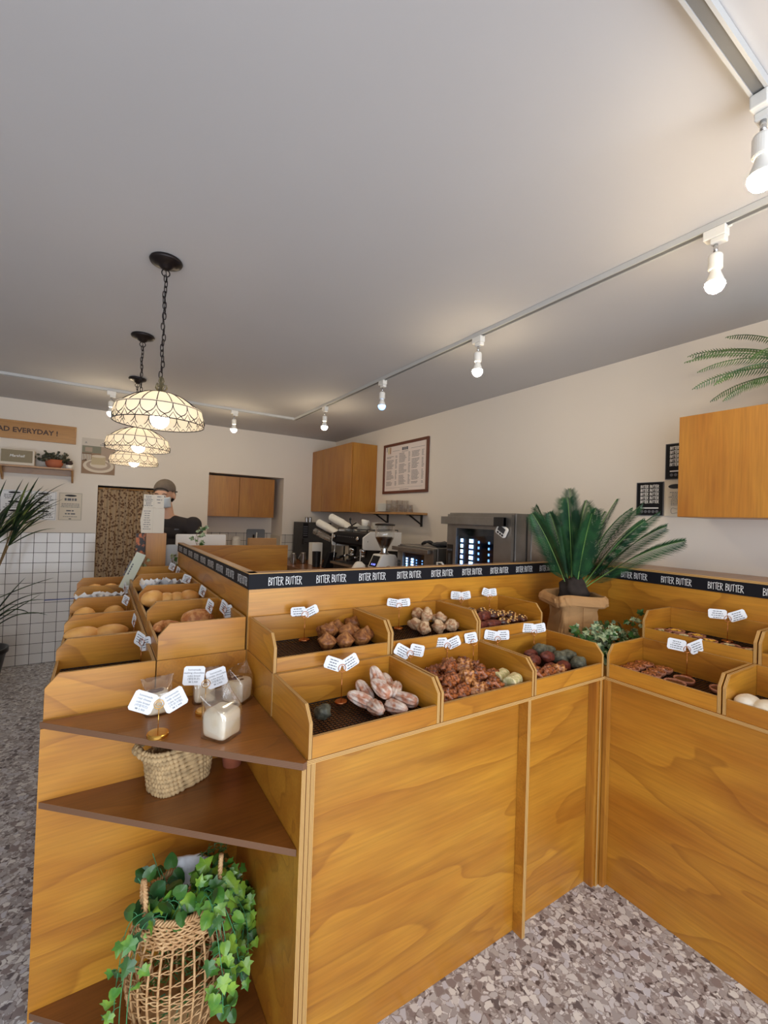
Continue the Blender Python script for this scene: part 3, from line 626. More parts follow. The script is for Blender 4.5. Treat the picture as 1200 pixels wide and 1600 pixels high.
# crumble pastries
def lump(r, seed, amp=.25, fr=30, seg=26, rings=16): g = G(); g.ball((0, 0, 0), r, seg, rings, amp=amp, fr=fr, seed=seed); return g
P3 = [proto('crumble_pastry', lump((.034, .026, .026), s_, .34, 44), 'crumb') for s_ in (1, 2, 3)]
z = RU+.022
pile(P3, [(1.165, 1.475, z, .6, 0, 'front'), (1.232, 1.462, z, 1.6, 0, 'front'), (1.300, 1.455, z, .2, 0, 'front'),
          (1.175, 1.545, z, 2.2, 0, 'middle'), (1.215, 1.525, z+.034, 1.2, .4, 'middle'), (1.285, 1.520, z+.020, 2, .2, 'middle'),
          (1.220, 1.595, z+.030, 1.1, .5, 'back'), (1.275, 1.600, z+.024, 1.4, .5, 'back')],
     'pale crumble covered pastry', 'pastry', 'crumble pastries', 'in the tray')
# cocoa bars and nut pastries of the third upper tray
g = G(); g.ball((0, 0, 0), (.040, .021, .019), 26, 14, amp=.10, fr=40, seed=3, sq=.55)
P4 = proto('cocoa_bar', g, 'redchoc')
pile([P4], [(1.425, 1.415, RU+.018, .1, 0, 'front'), (1.505, 1.415, RU+.018, -.1, 0, 'front'), (1.445, 1.455, RU+.042, .5, 0, 'upper'), (1.510, 1.470, RU+.044, .3, 0, 'upper')],
     'reddish cocoa bar', 'pastry', 'reddish cocoa bars', 'in the tray')
def nutty(seed):
    g = G(); rnd = random.Random(seed); g.ball((0, 0, 0), (.034, .026, .020), 24, 14, 0, amp=.2, fr=36, seed=seed)
    for i in range(13):
        a = rnd.uniform(0, 2*PI); e = rnd.uniform(.15, 1.2)
        g.ball((.030*math.cos(a)*math.cos(e), .023*math.sin(a)*math.cos(e), .020*math.sin(e)), (.006, .0055, .005), 8, 6, 1)
    return g
P5 = [proto('nut_pastry', nutty(s_), ('choc', 'nut')) for s_ in (1, 2)]
pile(P5, [(1.585, 1.420, RU+.018, 0, 0, 'front'), (1.655, 1.425, RU+.018, .5, 0, 'front'), (1.720, 1.430, RU+.018, 1, 0, 'front'),
          (1.570, 1.470, RU+.040, .3, 0, 'middle'), (1.635, 1.480, RU+.034, .8, 0, 'middle'), (1.700, 1.480, RU+.026, .2, 0, 'middle'),
          (1.480, 1.530, RU+.050, .2, 0, 'back'), (1.560, 1.535, RU+.044, 1, 0, 'back'), (1.630, 1.540, RU+.030, .4, 0, 'back'), (1.695, 1.540, RU+.020, 0, 0, 'back')],
     'chocolate pastry dotted with hazelnuts', 'pastry', 'hazelnut chocolate pastries', 'in the tray')
# caramel nut heap
P6 = [proto('caramel_nut_pastry', lump((.040, .031, .028), s_, .55, 70, 34, 22), m_) for s_, m_ in ((1, 'caramel'), (2, 'caramel'), (3, 'caramell'))]
z = RL+.022
pile(P6, [(.985, 1.124, z, .2, 0, 'front'), (1.058, 1.126, z, .4, 0, 'front'), (1.132, 1.123, z, .1, 0, 'front'), (1.206, 1.124, z, .2, 0, 'front'),
          (.975, 1.178, z+.012, .4, 0, 'second'), (1.045, 1.172, z+.026, .1, 0, 'second'), (1.120, 1.170, z+.030, .8, 0, 'second'), (1.190, 1.176, z+.024, .3, 0, 'second'), (1.255, 1.180, z+.004, .2, 0, 'second'),
          (1.020, 1.235, z+.020, .4, 0, 'third'), (1.090, 1.230, z+.046, .6, 0, 'third'), (1.165, 1.232, z+.044, .1, 0, 'third'), (1.232, 1.235, z+.022, .7, 0, 'third'),
          (1.000, 1.300, z, .4, 0, 'back'), (1.075, 1.300, z+.010, .1, 0, 'back'), (1.150, 1.300, z+.030, .7, 0, 'back'), (1.222, 1.298, z+.022, .2, 0, 'back')],
     'glossy caramel nut pastry', 'pastry', 'caramel nut pastries', 'of the heap')
g = G(); g.lathe([(.001, -.036), (.024, -.036), (.026, -.033), (.0265, 0), (.026, .033), (.024, .036), (.001, .036)], n=22, ax=(1, 0, 0))
g.v = [tuple(Vector(p)*(1+.06*mn.noise(Vector(p)*80))) for p in g.v]
P7 = proto('pale_roll', g, 'palec', smooth=False)
place(P7, (1.300, 1.175, RL+.024), .25, label='pale cheese roll at the back, beside the caramel nut pastries', cat='pastry', group='pale rolls')
place(P7, (1.305, 1.118, RL+.024), .35, label='pale cheese roll at the front, beside the caramel nut pastries', cat='pastry', group='pale rolls')
# third lower tray
P8 = proto('cocoa_log', lump((.040, .024, .022), 6, .25, 40), 'redchoc')
pile([P8], [(1.575, 1.155, RL+.020, .1, 0, 'middle'), (1.650, 1.150, RL+.020, .1, 0, 'middle'), (1.545, 1.215, RL+.040, .3, 0, 'upper'), (1.625, 1.210, RL+.046, .1, 0, 'upper'),
            (1.520, 1.275, RL+.030, .4, 0, 'back'), (1.600, 1.275, RL+.040, .1, 0, 'back')], 'dark red cocoa log', 'pastry', 'cocoa logs', 'near the corner')
pile(P6, [(1.430, 1.118, RL+.020, .2, 0, 'front'), (1.500, 1.118, RL+.020, .2, 0, 'front'), (1.572, 1.118, RL+.018, .2, 0, 'front'), (1.455, 1.165, RL+.030, .2, 0, 'second')],
     'glossy caramel pastry beside cocoa logs', 'pastry', 'caramel pastries beside the cocoa logs', 'in its tray')
P9 = [proto('green_pastry', (lambda q: (q.ball((0, 0, 0), (.034, .030, .025), 22, 14, amp=.28, fr=34, seed=s_, sq=.62), q)[1])(G()), 'green') for s_ in (1, 2)]
pile(P9, [(1.735, 1.135, RL+.022, .3, 0, 'front'), (1.705, 1.205, RL+.030, .5, 0, 'middle'), (1.765, 1.205, RL+.028, .2, 0, 'middle'),
          (1.660, 1.275, RL+.050, .2, 0, 'back'), (1.725, 1.280, RL+.034, .6, 0, 'back')], 'grey green rough pastry', 'pastry', 'grey green pastries', 'near the corner')
# tarts on the right counter
def tart(r, h, fill, top, seed, ov=1.0):
    g = G(); rnd = random.Random(seed); n = 30
    prof = [(r*.80, 0), (r*.97, h*.5), (r, h), (r*.93, h*1.08), (r*.86, h*.80), (0.0001, h*.74)]
    v0 = len(g.v); g.lathe(prof[:5], n=n, mi=0, cap=False); g.add([(r*.80*math.cos(2*PI*i/n), r*.80*math.sin(2*PI*i/n), 0) for i in range(n)], [tuple(range(n))[::-1]], 0)
    g.lathe([(r*.87, h*.80), (r*.5, h*.9), (0.0001, h*.92)], n=n, mi=1, cap=False)
    if top == 'nuts':
        g.ball((0, 0, h*.9), (r*.88, r*.88, h*.55), 30, 16, 2, amp=.22, fr=80, seed=seed)
    elif top == 'orange':
        for i in range(7):
            a = rnd.uniform(0, 6.28); rr = rnd.uniform(0, .55)*r; g.ball((rr*math.cos(a), rr*math.sin(a), h*1.0), (.009, .004, .003), 8, 5, 3, q=Matrix.Rotation(rnd.uniform(0, 3), 3, 'Z').to_quaternion())
    elif top == 'flake':
        for i in range(3): g.ball((rnd.uniform(-.4, .4)*r, rnd.uniform(-.4, .4)*r, h*1.02), (.012, .006, .003), 10, 5, 4, q=Matrix.Rotation(rnd.uniform(0, 3), 3, 'Z').to_quaternion())
    g.v = [(p[0]*ov, p[1], p[2]) for p in g.v]; return g
TM = ('shell', 'tchoc', 'tnut', 'orange', 'palec')
PT = [proto('nut_tart', tart(.036, .017, 1, 'nuts', s_), TM) for s_ in (1, 2)]
for (x, y, w_) in [(1.905, 1.010, 'front left'), (1.905, .925, 'front right'), (1.965, 1.015, 'middle left'), (1.965, .935, 'middle right'), (2.030, 1.015, 'back left'), (2.028, .938, 'back right')]:
    place(PT[len(w_) % 2], (x, y, RL), y*9, label='round caramel nut tart on the right counter, %s of the six' % w_, cat='tart', group='caramel nut tarts')
P10 = proto('chocolate_tart', tart(.036, .015, 1, '', 5, 1.25), TM)
for (x, y, r_, w_) in [(1.900, .835, .9, 'front one of two near the card stand'), (1.975, .835, .7, 'back one of two near the card stand'), (1.985, .715, .5, 'rightmost, beside the tray wall')]:
    place(P10, (x, y, RL), r_, label='oval chocolate tart with pink shell, '+w_, cat='tart', group='oval chocolate tarts')
P11 = [proto('small_tart', tart(.034, .013, 1, k, 3), TM) for k in ('orange', 'flake')]
for i, (x, y, k) in enumerate([(2.175, 1.010, 1), (2.235, .980, 0), (2.165, .925, 1), (2.225, .895, 0), (2.170, .830, 0), (2.165, .750, 1), (2.160, .680, 1)]):
    place(P11[1-k if 0 else (0 if k == 0 else 1)], (x, y, RU), i, label='small dark tart with %s, %s along the upper right tray' % (['candied orange', 'pale flakes'][k], ORD[i]), cat='tart', group='small dark tarts')
# white loaf
g = G()
for i in range(5): g.ball((0, .052*(i-2), 0), (.055, .036, .024), 20, 12, amp=.05, fr=20, seed=i)
o = g.build('white_loaf', 'loaf', loc=(0, 0, 0), smooth=True); o.location = (1.895, .50, RL+.022); o.rotation_euler = (0, 0, 0)
tag(o, 'long white scalloped loaf in the lower tray at the right photo edge', 'loaf')
# buns of the left counter
def bun(rx, ry, rz, seed, amp=.06): g = G(); g.ball((0, 0, rz*.8), (rx, ry, rz), 26, 16, amp=amp, fr=18, seed=seed); return g
B1 = proto('flat_bun', bun(.070, .050, .034, 1), 'bun')
for x, w_ in [(-.045, 'left'), (.065, 'right')]:
    place(B1, (x, 2.42, RL+.012), label='flat golden bun, %s one in the second outer tray' % w_, cat='bun', group='flat golden buns')
B2 = proto('round_roll', bun(.050, .045, .042, 2), 'bun')
for x, w_ in [(-.05, 'left'), (.085, 'right')]:
    place(B2, (x, 2.86, RL+.004), label='round golden roll, %s one in the third outer tray' % w_, cat='bun', group='round golden rolls')
B3 = proto('golden_bake', bun(.045, .032, .026, 3), 'bun')
for x, w_ in [(-.01, 'left'), (.085, 'right')]:
    place(B3, (x, 3.76, RL+.028), label='small golden bake, %s one in the farthest outer tray' % w_, cat='bun', group='small golden bakes')
B4 = proto('golden_bun', bun(.044, .045, .036, 4), 'bun')
for i, x in enumerate([.245, .305, .355, .410]):
    place(B4, (x-.01, 2.45, RU+.006), i, s=[1.2, .98, .98, 1.1][i], label='golden bun, %s of the row in the second inner tray' % ['leftmost', 'second from left', 'third from left', 'rightmost'][i], cat='bun', group='golden buns in a row')
g = G(); g.ball((0, 0, .03), (.058, .042, .036), 28, 18, amp=.10, fr=50, seed=5)
tag_ = proto('crusty_bun', g, 'brownbun'); place(tag_, (.355, 1.96, RU+.002), s=1.1, label='brown crusted bun on paper in the nearest inner tray', cat='bun')
g = G(); pts = [(.05*math.cos(a), .05*math.sin(a), .022) for a in [PI*(.0+i/12) for i in range(13)]]
g.tube(pts, [.006+.016*math.sin(PI*i/12)*(1+.12*math.cos(i*3)) for i in range(13)], 12)
P = proto('croissant', g, 'brownbun'); place(P, (.252, 1.90, RU), .6, label='curved brown croissant at the left of the nearest inner tray', cat='pastry')
# paper wrapped bakes
def crumple(seed, w=.08):
    rnd = random.Random(seed); g = G(); n = 9; v = []; f = []
    for j in range(n):
        for i in range(n):
            u = i/(n-1)*2-1; w_ = j/(n-1)*2-1; r2 = max(abs(u), abs(w_))
            v.append((u*w*.8+rnd.uniform(-.004, .004), w_*w*.6+rnd.uniform(-.004, .004), .012+(.055*r2**2+rnd.uniform(-.012, .016) if r2 > .5 else .004)))
    for j in range(n-1):
        for i in range(n-1): a = j*n+i; f.append((a, a+1, a+n+1, a+n))
    g.add(v, f); g.ball((0, 0, .032), (.035, .028, .02), 14, 8, 1); return g
C1 = [proto('paper_wrapped_bake', crumple(s_), ('paper', 'bun')) for s_ in (1, 2)]
for i, (x, y, z_, w_) in enumerate([(-.045, 3.25, RL+.012, 'left one in the fourth outer tray'), (.075, 3.25, RL+.012, 'right one in the fourth outer tray'), (.25, 2.80, RU+.01, 'left one in the third inner tray'), (.345, 2.82, RU+.01, 'right one in the third inner tray')]):
    place(C1[i % 2], (x, y, z_), i*.7, label='bake in crumpled white paper, '+w_, cat='bread', group='paper wrapped bakes')
g = G(); g.prism([(-.05, -.03), (.05, -.03), (.055, .03), (-.06, .035)], 'z', 0, .0015); tag(g.build('paper_sheet', 'cream', loc=(0, 0, 0)), 'cream paper sheet under the brown crusted bun', 'paper').location = (.335, 1.95, RU+.0005)
g = G()
for s_ in (-1, 1): g.prism([(-.09, s_*.012), (0, s_*.006), (.10, s_*.004), (.10, s_*.001), (-.09, s_*.005)], 'z', 0, .004, 0)
g.ball((.10, 0, .002), (.012, .008, .004), 10, 6, 0)
o = g.build('tongs', flat('blue_plastic', srgb(50, 56, 110), .4), loc=(0, 0, 0)); o.location = (-.165, 3.25, ZT+.088); tag(o, 'dark blue bread tongs sticking out over the outer left trays', 'tongs')

# ================================================================ card stands
def card_shape(w, h, r=.006, n=4):
    p = []
    for cx, cy, a0 in ((w/2-r, h/2-r, 0), (-w/2+r, h/2-r, PI/2), (-w/2+r, -h/2+r, PI), (w/2-r, -h/2+r, 1.5*PI)):
        for i in range(n+1): a = a0+PI/2*i/n; p.append((cx+r*math.cos(a), cy+r*math.sin(a)))
    return p
def card_stand(label, x, y, z, h, face, cards, big=0, group='brass card stands with two cards'):
    """face: angle of the card normal about z (0 looks to -Y); cards: (dx, dz, tilt, bend, lines or None, w, h)"""
    t = thing('card_stand', label, 'price card stand', (x, y, z), 0, group)
    m = 'gold' if big else 'copper'
    g = G(); r = .029 if big else .021; th = .011 if big else .006
    g.lathe([(r*.98, 0), (r, .002), (r, th-.003), (r*.94, th-.0006), (r*.85, th), (.001, th)], n=32); g.build('base', m, t, world=False, smooth=False)
    g = G(); R = .0125; g.tube([(0, 0, th-.001), (0, 0, h-R)], .0011, 8)
    g.tube([(R*math.cos(a)*math.cos(face), R*math.cos(a)*math.sin(face), h+R*math.sin(a)) for a in [2*PI*i/24 for i in range(24)]], .0011, 8, closed=True)
    g.tube([(R*.6*math.cos(a)*math.cos(face), R*.6*math.cos(a)*math.sin(face)+.003, h+R*.5*math.sin(a)) for a in [2*PI*i/20 for i in range(18)]], .0009, 6)
    g.build('wire_ring', m, t, world=False, smooth=True)
    for k, (dx, dz, tilt, ln, w, hh) in enumerate(cards):
        g = G(); nx = 12; cr = .006; A = []
        for i in range(nx+1):
            x_ = -w/2+w*i/nx; ed = w/2-abs(x_); zz = hh/2-(cr-math.sqrt(max(0, cr*cr-(cr-ed)**2)) if ed < cr else 0); A += [(x_, -.0004, -zz), (x_, -.0004, zz), (x_, .0004, -zz), (x_, .0004, zz)]
        F_ = []
        for i in range(nx): o_ = i*4; F_ += [(o_, o_+4, o_+5, o_+1), (o_+2, o_+3, o_+7, o_+6), (o_+1, o_+5, o_+7, o_+3), (o_, o_+2, o_+6, o_+4)]
        F_ += [(0, 1, 3, 2), (nx*4, nx*4+2, nx*4+3, nx*4+1)]; g.add(A, F_, 0)
        if ln:
            for j, s_ in enumerate(ln):
                sz = .0082 if j != len(ln)-1 else .0078
                put_text(g, s_, (0, -.0009, hh*.5-.0135-j*.0092), (1, 0, 0), (0, 0, 1), sz, 1)
        else: bars(g, (-w*.42, -.0009, hh*.24), (1, 0, 0), (0, 0, 1), w*.84, 4, .0088, 1, seed=len(label)*7+k, th=.34)
        bend = .14 if k % 2 else -.14
        X = Matrix.Rotation(face+(.12 if dx > 0 else -.12), 4, 'Z') @ Matrix.Translation((dx, .0022+.0012*k, dz)) @ Matrix.Rotation(-tilt, 4, 'Y') @ Matrix.Rotation(-.10, 4, 'X')
        g.v = [tuple(X @ Vector((p[0], p[1]+bend*p[0]*p[0]*8, p[2]))) for p in g.v]
        X2 = Matrix.Translation((0, 0, h)); g.v = [tuple(X2 @ Vector(p)) for p in g.v]
        g.build('card', ('paper', 'inkg'), t, world=False)
    return t
CW, CH = .058, .040
def two(t1=-.1, t2=.35, w=CW, h=CH, d=.026, z=.012): return [(-d, z, t1, None, w, h), (d, z, t2, None, w, h)]
cs = lambda x, y, w: 0
# on the triangular shelf
card_stand('brass card stand nearest the shelf edge, for real cheese and milk cube bread', .160, 1.392, ZT, .088, -.08,
           [(-.040, .010, -.42, ['homemade', 'real cheese', 'cube bread', '(리얼치즈)', '₩ 5,900'], .062, .056), (.040, .004, .42, ['homemade', 'milk cream', 'cube bread', '(우유크림)', '₩ 5,900'], .062, .056)], 1)
card_stand('brass card stand behind the plain bread, for chocolate cube breads', .302, 1.482, ZT, .092, -.08,
           [(-.036, .028, -.08, ['homemade', 'melting chocolate', 'cube bread', '(멜팅초코)', '₩ 5,900'], .062, .058), (.034, .012, .2, ['homemade', 'crumble chocolate', 'cube bread', '(크럼블초코)', '₩ 5,900'], .062, .058)], 1)
F0 = .35
card_stand('copper card stand over the glazed ridged pastries', .690, 1.300, RL, .112, -.2, two(-.35, .45, d=.030, z=.016))
card_stand('copper card stand at the left of the caramel nut heap', .985, 1.325, RL, .112, -.3, two(-.5, -.25, .060, .042, .030, .010))
card_stand('copper card stand in the middle of the caramel nut heap', 1.180, 1.342, RL, .112, -.35, two(.05, .35, d=.030))
card_stand('copper card stand behind the caramel nut heap, with one card', 1.315, 1.335, RL, .112, -.4, [(-.012, .018, .2, None, .052, .042)])
card_stand('copper card stand beside the corner, over dark cocoa logs, left one', 1.445, 1.325, RL, .112, -.4, two(-.15, 0, d=.029, z=.016))
card_stand('copper card stand beside the corner, over grey green pastries', 1.690, 1.332, RL, .112, -.5, two(.02, .15, d=.029, z=.020))
card_stand('copper card stand at the back left of the peaked muffins', .675, 1.590, RU, .098, -.2, two(.05, .4, .056, .034))
card_stand('copper card stand at the left of the crumble pastries', 1.110, 1.585, RU, .098, -.3, two(-.15, .05, .056, .034, z=.014))
card_stand('copper card stand over the cocoa bars', 1.480, 1.595, RU, .098, -.4, two(-.05, .15, .050, .038, z=.020))
card_stand('copper card stand over the hazelnut pastries', 1.672, 1.595, RU, .098, -.5, two(-.3, .1, .040, .038, .018, z=.024))
card_stand('copper card stand among the tarts of the lower right tray', 2.060, .862, RL, .112, -.9, two(-.10, .50, .066, .046, .037, z=.014))
card_stand('copper card stand among the small tarts of the upper right tray', 2.275, .800, RU, .098, -.95, two(.02, .4, .066, .040, .036, z=.016))
for i, (x, y, z, f_, lab) in enumerate([(.150, 1.90, RL, -.9, 'first outer tray, the empty one'), (.145, 2.24, RL, -1.3, 'second outer tray'), (.140, 2.76, RL, -.9, 'third outer tray'), (.150, 3.24, RL, -1.3, 'fourth outer tray'),
        (.395, 1.90, RU, -1.15, 'nearest inner tray, left one'), (.440, 1.86, RU, -1.2, 'nearest inner tray, right one'), (.437, 2.28, RU, -1.1, 'second inner tray'), (.438, 2.72, RU, -.6, 'third inner tray'), (.440, 3.12, RU, -1.2, 'farthest inner tray'), (.440, 3.36, RU, -.8, 'far end of the inner trays')]):
    card_stand('copper card stand with hanging card in the '+lab, x, y, z, [.112, .085][z > 1], f_, [(-.014, .008, -.3, None, .050, .050), (.014, -.006, .25, None, .050, .050)][:2 if i in (0, 3, 5) else 1], 0, 'card stands on the left counter')

# ================================================================ cube breads in clear bags
def bag_mesh(g, w, d, h, th, mi, lean=0, flare=.35, seed=0):
    """gusseted bag round a bread: box sides rising to a flattened flared top"""
    rnd = random.Random(seed); n = 40; rings = 10; v = []; f = []
    for j in range(rings):
        u = j/(rings-1); z = u*(h+th)
        k = max(0, (z-h)/th); ww = (w/2+.004)*(1+flare*k); dd = (d/2+.004)*(1-k)+.0015
        for i in range(n):
            a = 2*PI*i/n; c, s_ = math.cos(a), math.sin(a)
            x = ww*math.copysign(abs(c)**.35, c); y = dd*math.copysign(abs(s_)**.35, s_)
            wr = .0035*mn.noise(Vector((a*3, z*60, seed)))
            v.append((x+wr, y+wr+lean*k*.03, z+(rnd.uniform(-.002, .003) if j == rings-1 else 0)))
    for j in range(rings-1):
        for i in range(n): l = (i+1) % n; f.append((j*n+i, j*n+l, (j+1)*n+l, (j+1)*n+i))
    f.append(tuple(range(n))[::-1]); g.add(v, f, mi)
def cube_bread(label, x, y, rz, w, top, seed, tilt=0, lean=0):
    t = thing('cube_bread', label, 'bread', (x, y, ZT+.001), rz, 'cube breads in clear bags')
    g = G(); g.ball((0, 0, w/2), (w/2*1.02, w/2*1.02, w/2), 32, 20, amp=.05, fr=22, seed=seed, sq=.34)
    b = g.build('bread', 'breadc', t, world=False, smooth=True)
    if top:
        g = G(); rnd = random.Random(seed)
        if top == 'ganache': g.ball((0, 0, w-.003), (w*.36, w*.36, .007), 24, 10, 0, amp=.35, fr=40, seed=seed)
        else:
            for i in range(9): g.ball((rnd.uniform(-.3, .3)*w, rnd.uniform(-.3, .3)*w, w), (.008, .005, .004), 8, 6, 0, q=Matrix.Rotation(rnd.uniform(0, 3), 3, 'Z').to_quaternion())
        g.build('chocolate_topping', 'choc', t, world=False, smooth=True)
    g = G(); bag_mesh(g, w, w, w, .045, 0, lean, .30, seed); g.build('clear_bag', 'bag', t, world=False, smooth=True)
cube_bread('bagged white cube bread topped with dark ganache, left on the shelf', .172, 1.560, .15, .066, 'ganache', 1)
cube_bread('bagged cube bread half hidden behind the melting chocolate card', .318, 1.585, -.1, .064, 'ganache', 2)
cube_bread('bagged cube bread with chocolate pieces on top, beside the counter wall', .415, 1.535, .75, .074, 'bits', 3)
cube_bread('plain bagged cube bread, foremost on the shelf', .315, 1.312, .62, .078, None, 4, lean=1)

# ================================================================ basket, pot, wicker basket with ivy
def rrect(w, d, r, n=56, p=.45):
    return [(w*math.copysign(abs(math.cos(a))**p, math.cos(a)), d*math.copysign(abs(math.sin(a))**p, math.sin(a))) for a in [2*PI*i/n for i in range(n)]]
def ropering(g, cx, cy, z, w, d, r, rz, tw=0, zf=None, mi=0, n=120):
    pts = []; rr = []
    for i, (a, b) in enumerate(rrect(w, d, r, n, .6)):
        pts.append((cx+a*math.cos(rz)-b*math.sin(rz), cy+a*math.sin(rz)+b*math.cos(rz), z+(zf(a, b) if zf else 0)+.0012*math.sin(i*1.9+tw)))
        rr.append(r*(1+.34*math.sin(i*2.1+tw)))
    g.tube(pts, rr, 8, mi, closed=True)
t = thing('seagrass_basket', 'coarsely woven seagrass basket with tilted handle on the middle shelf', 'basket', (.245, 1.545, .637))
g = G()
for k in range(8): ropering(g, .245, 1.545, .645+k*.0143, .084+.002*k, .052+.001*k, .0084, .42, k*1.3)
for a, b in rrect(.078, .051, 0, 26, .6):
    x, y = .245+a*math.cos(.42)-b*math.sin(.42), 1.545+a*math.sin(.42)+b*math.cos(.42)
    g.tube([(x, y, .640), (x, y, .755)], .0035, 6)
g.prism([(.245+a*math.cos(.42)-b*math.sin(.42), 1.545+a*math.sin(.42)+b*math.cos(.42)) for a, b in rrect(.074, .048, 0, 30, .6)], 'z', .639, .645)
g.build('basket_body', 'rope', t, smooth=True)
g = G()
ropering(g, .222, 1.520, .770, .108, .060, .0080, .42, 0, lambda a, b: -.12*a+.1*b); ropering(g, .222, 1.520, .781, .104, .056, .0070, .42, 2, lambda a, b: -.12*a+.1*b); g.build('rim_handle', 'rope', t, smooth=True)
t = thing('terracotta_pot', 'small terracotta pot standing behind the seagrass basket on the middle shelf', 'pot', (.415, 1.565, .637))
g = G(); g.lathe([(.030, 0), (.041, .09), (.047, .093), (.048, .125), (.042, .126), (.036, .095), (.001, .092)], c=(.415, 1.565, .637), n=32); g.build('pot', 'terra', t, smooth=True)
g = G(); g.lathe([(.040, 0), (.0001, .004)], c=(.415, 1.565, .742), n=20, cap=False); g.build('soil', 'soil', t)

def ivy_leaf(g, p, d, n, s, mi, cord=False):
    """lobed or heart shaped leaf: base p, pointing d, facing n"""
    d = Vector(d).normalized(); n = Vector(n); n = (n-d*n.dot(d)).normalized() if (n-d*n.dot(d)).length > 1e-4 else d.orthogonal().normalized(); w = d.cross(n)
    if cord: O = [(0, 0), (.22, -.10), (.45, .05), (.50, .35), (.38, .68), (.15, .93), (0, 1.02)]
    else: O = [(0, 0), (.18, -.14), (.46, -.02), (.40, .20), (.62, .48), (.30, .52), (.16, .80), (0, 1.08)]
    P_ = Vector(p); R_ = [P_+d*y*s+w*x*s+n*(-.22*x*s*abs(x)*2-.10*y*y*s) for x, y in O]; Lf = [P_+d*y*s-w*x*s+n*(-.22*x*s*abs(x)*2-.10*y*y*s) for x, y in O[1:-1]]
    vs = R_+Lf; k = len(R_); mid = len(vs); vs.append(P_+d*.45*s+n*.03*s)
    ring = list(range(k))+list(range(k+len(Lf)-1, k-1, -1))
    g.add(vs, [(mid, ring[i], ring[(i+1) % len(ring)]) for i in range(len(ring))], mi)
def vine(g, pts, nleaf, s, rnd, out, mi=(0, 1), r=.0012, cord=.3, two_tone=None):
    """smooth stem through pts with leaves along it; out = preferred facing"""
    P_ = [Vector(p) for p in pts]; sm = []
    for i in range(len(P_)-1):
        a = P_[max(i-1, 0)]; b = P_[i]; c = P_[i+1]; d = P_[min(i+2, len(P_)-1)]
        for k in range(8):
            t_ = k/8; sm.append(.5*((2*b)+(c-a)*t_+(2*a-5*b+4*c-d)*t_*t_+(3*b-a-3*c+d)*t_**3))
    sm.append(P_[-1]); g.tube(sm, r, 5, mi[0])
    for i in range(nleaf):
        u = (i+rnd.uniform(.1, .9))/nleaf*(len(sm)-2); j = int(u); b = sm[j]; tg = (sm[j+1]-sm[j]).normalized()
        side = Vector((rnd.uniform(-1, 1), rnd.uniform(-1, 1), rnd.uniform(-.6, .8))); side = (side-tg*side.dot(tg)).normalized()
        pet = b+side*s*rnd.uniform(.25, .8)+tg*s*.2; g.tube([b, (b+pet)/2+Vector((0, 0, .1*s)), pet], r*.6, 4, mi[0])
        dd = (side*.6+tg*.5+Vector((0, 0, -.5))+Vector([rnd.uniform(-.35, .35) for _ in range(3)])); nn = Vector(out)+Vector([rnd.uniform(-.6, .6) for _ in range(3)])
        m_ = mi[1] if two_tone is None or rnd.random() < two_tone else mi[2]
        ivy_leaf(g, pet, dd, nn, s*rnd.uniform(.75, 1.2), m_, rnd.random() < cord)
WX, WY = .248, 1.430
t = thing('wicker_basket', 'tall open weave wicker basket with two handles on the bottom shelf board', 'basket', (WX, WY, .03))
def wr(z): u = (z-.03)/.33; return .104+.040*math.sin(PI*min(1, u*.92))-.012*max(0, u-.8)/.2
def rimz(a): return .36+.012*math.cos(2*a)
g = G(); ns = 30
for i in range(ns):
    a = 2*PI*i/ns; g.tube([(WX+wr(z_)*math.cos(a), WY+wr(z_)*math.sin(a), z_) for z_ in [.035+.03*k for k in range(11)]], .0034, 6)
for k in range(10):
    z_ = .055+.027*k
    for ph in (0, PI):
        g.tube([(WX+(wr(z_)+.0035*math.cos(ns*a/2+ph))*math.cos(a), WY+(wr(z_)+.0035*math.cos(ns*a/2+ph))*math.sin(a), z_+.003*math.sin(ns*a/2+ph)+.012*math.sin(a*1+k)) for a in [2*PI*i/136 for i in range(136)]], .0017, 5, closed=True)
g.lathe([(.1, 0), (.1, .008), (.001, .008)], c=(WX, WY, .031), n=30)
g.build('woven_body', 'wicker', t, smooth=True)
g = G()
for k in range(7):
    for ph in (0, PI):
        z_ = .318+.0062*k
        g.tube([(WX+(wr(z_)+.004*math.cos(17*a+ph+k*1.6))*math.cos(a), WY+(wr(z_)+.004*math.cos(17*a+ph+k*1.6))*math.sin(a), z_+.002*math.sin(17*a+ph)) for a in [2*PI*i/136 for i in range(136)]], .0026, 5, closed=True)
for ph in (0, 2.1, 4.2):
    g.tube([(WX+(wr(.36)+.006*math.cos(24*a+ph))*math.cos(a), WY+(wr(.36)+.006*math.cos(24*a+ph))*math.sin(a), .366+.005*math.sin(24*a+ph)) for a in [2*PI*i/200 for i in range(200)]], .0034, 5, closed=True)
g.build('braided_rim', 'wicker', t, smooth=True)
for sgn, a0 in ((-1, PI+.15), (1, -.25)):
    g = G()
    for ph in (0, 2.1, 4.2):
        pts = []
        for i in range(40):
            u = i/39; a = a0+(u-.5)*.55; b = PI*u; rr = wr(.36)+.004
            cz = .33+.125*math.sin(b)**.7
            pts.append((WX+rr*math.cos(a)+.004*math.cos(u*50+ph), WY+rr*math.sin(a)+.004*math.sin(u*50+ph), cz))
        g.tube(pts, .0038, 6)
    g.build('handle', 'wicker', t, smooth=True)
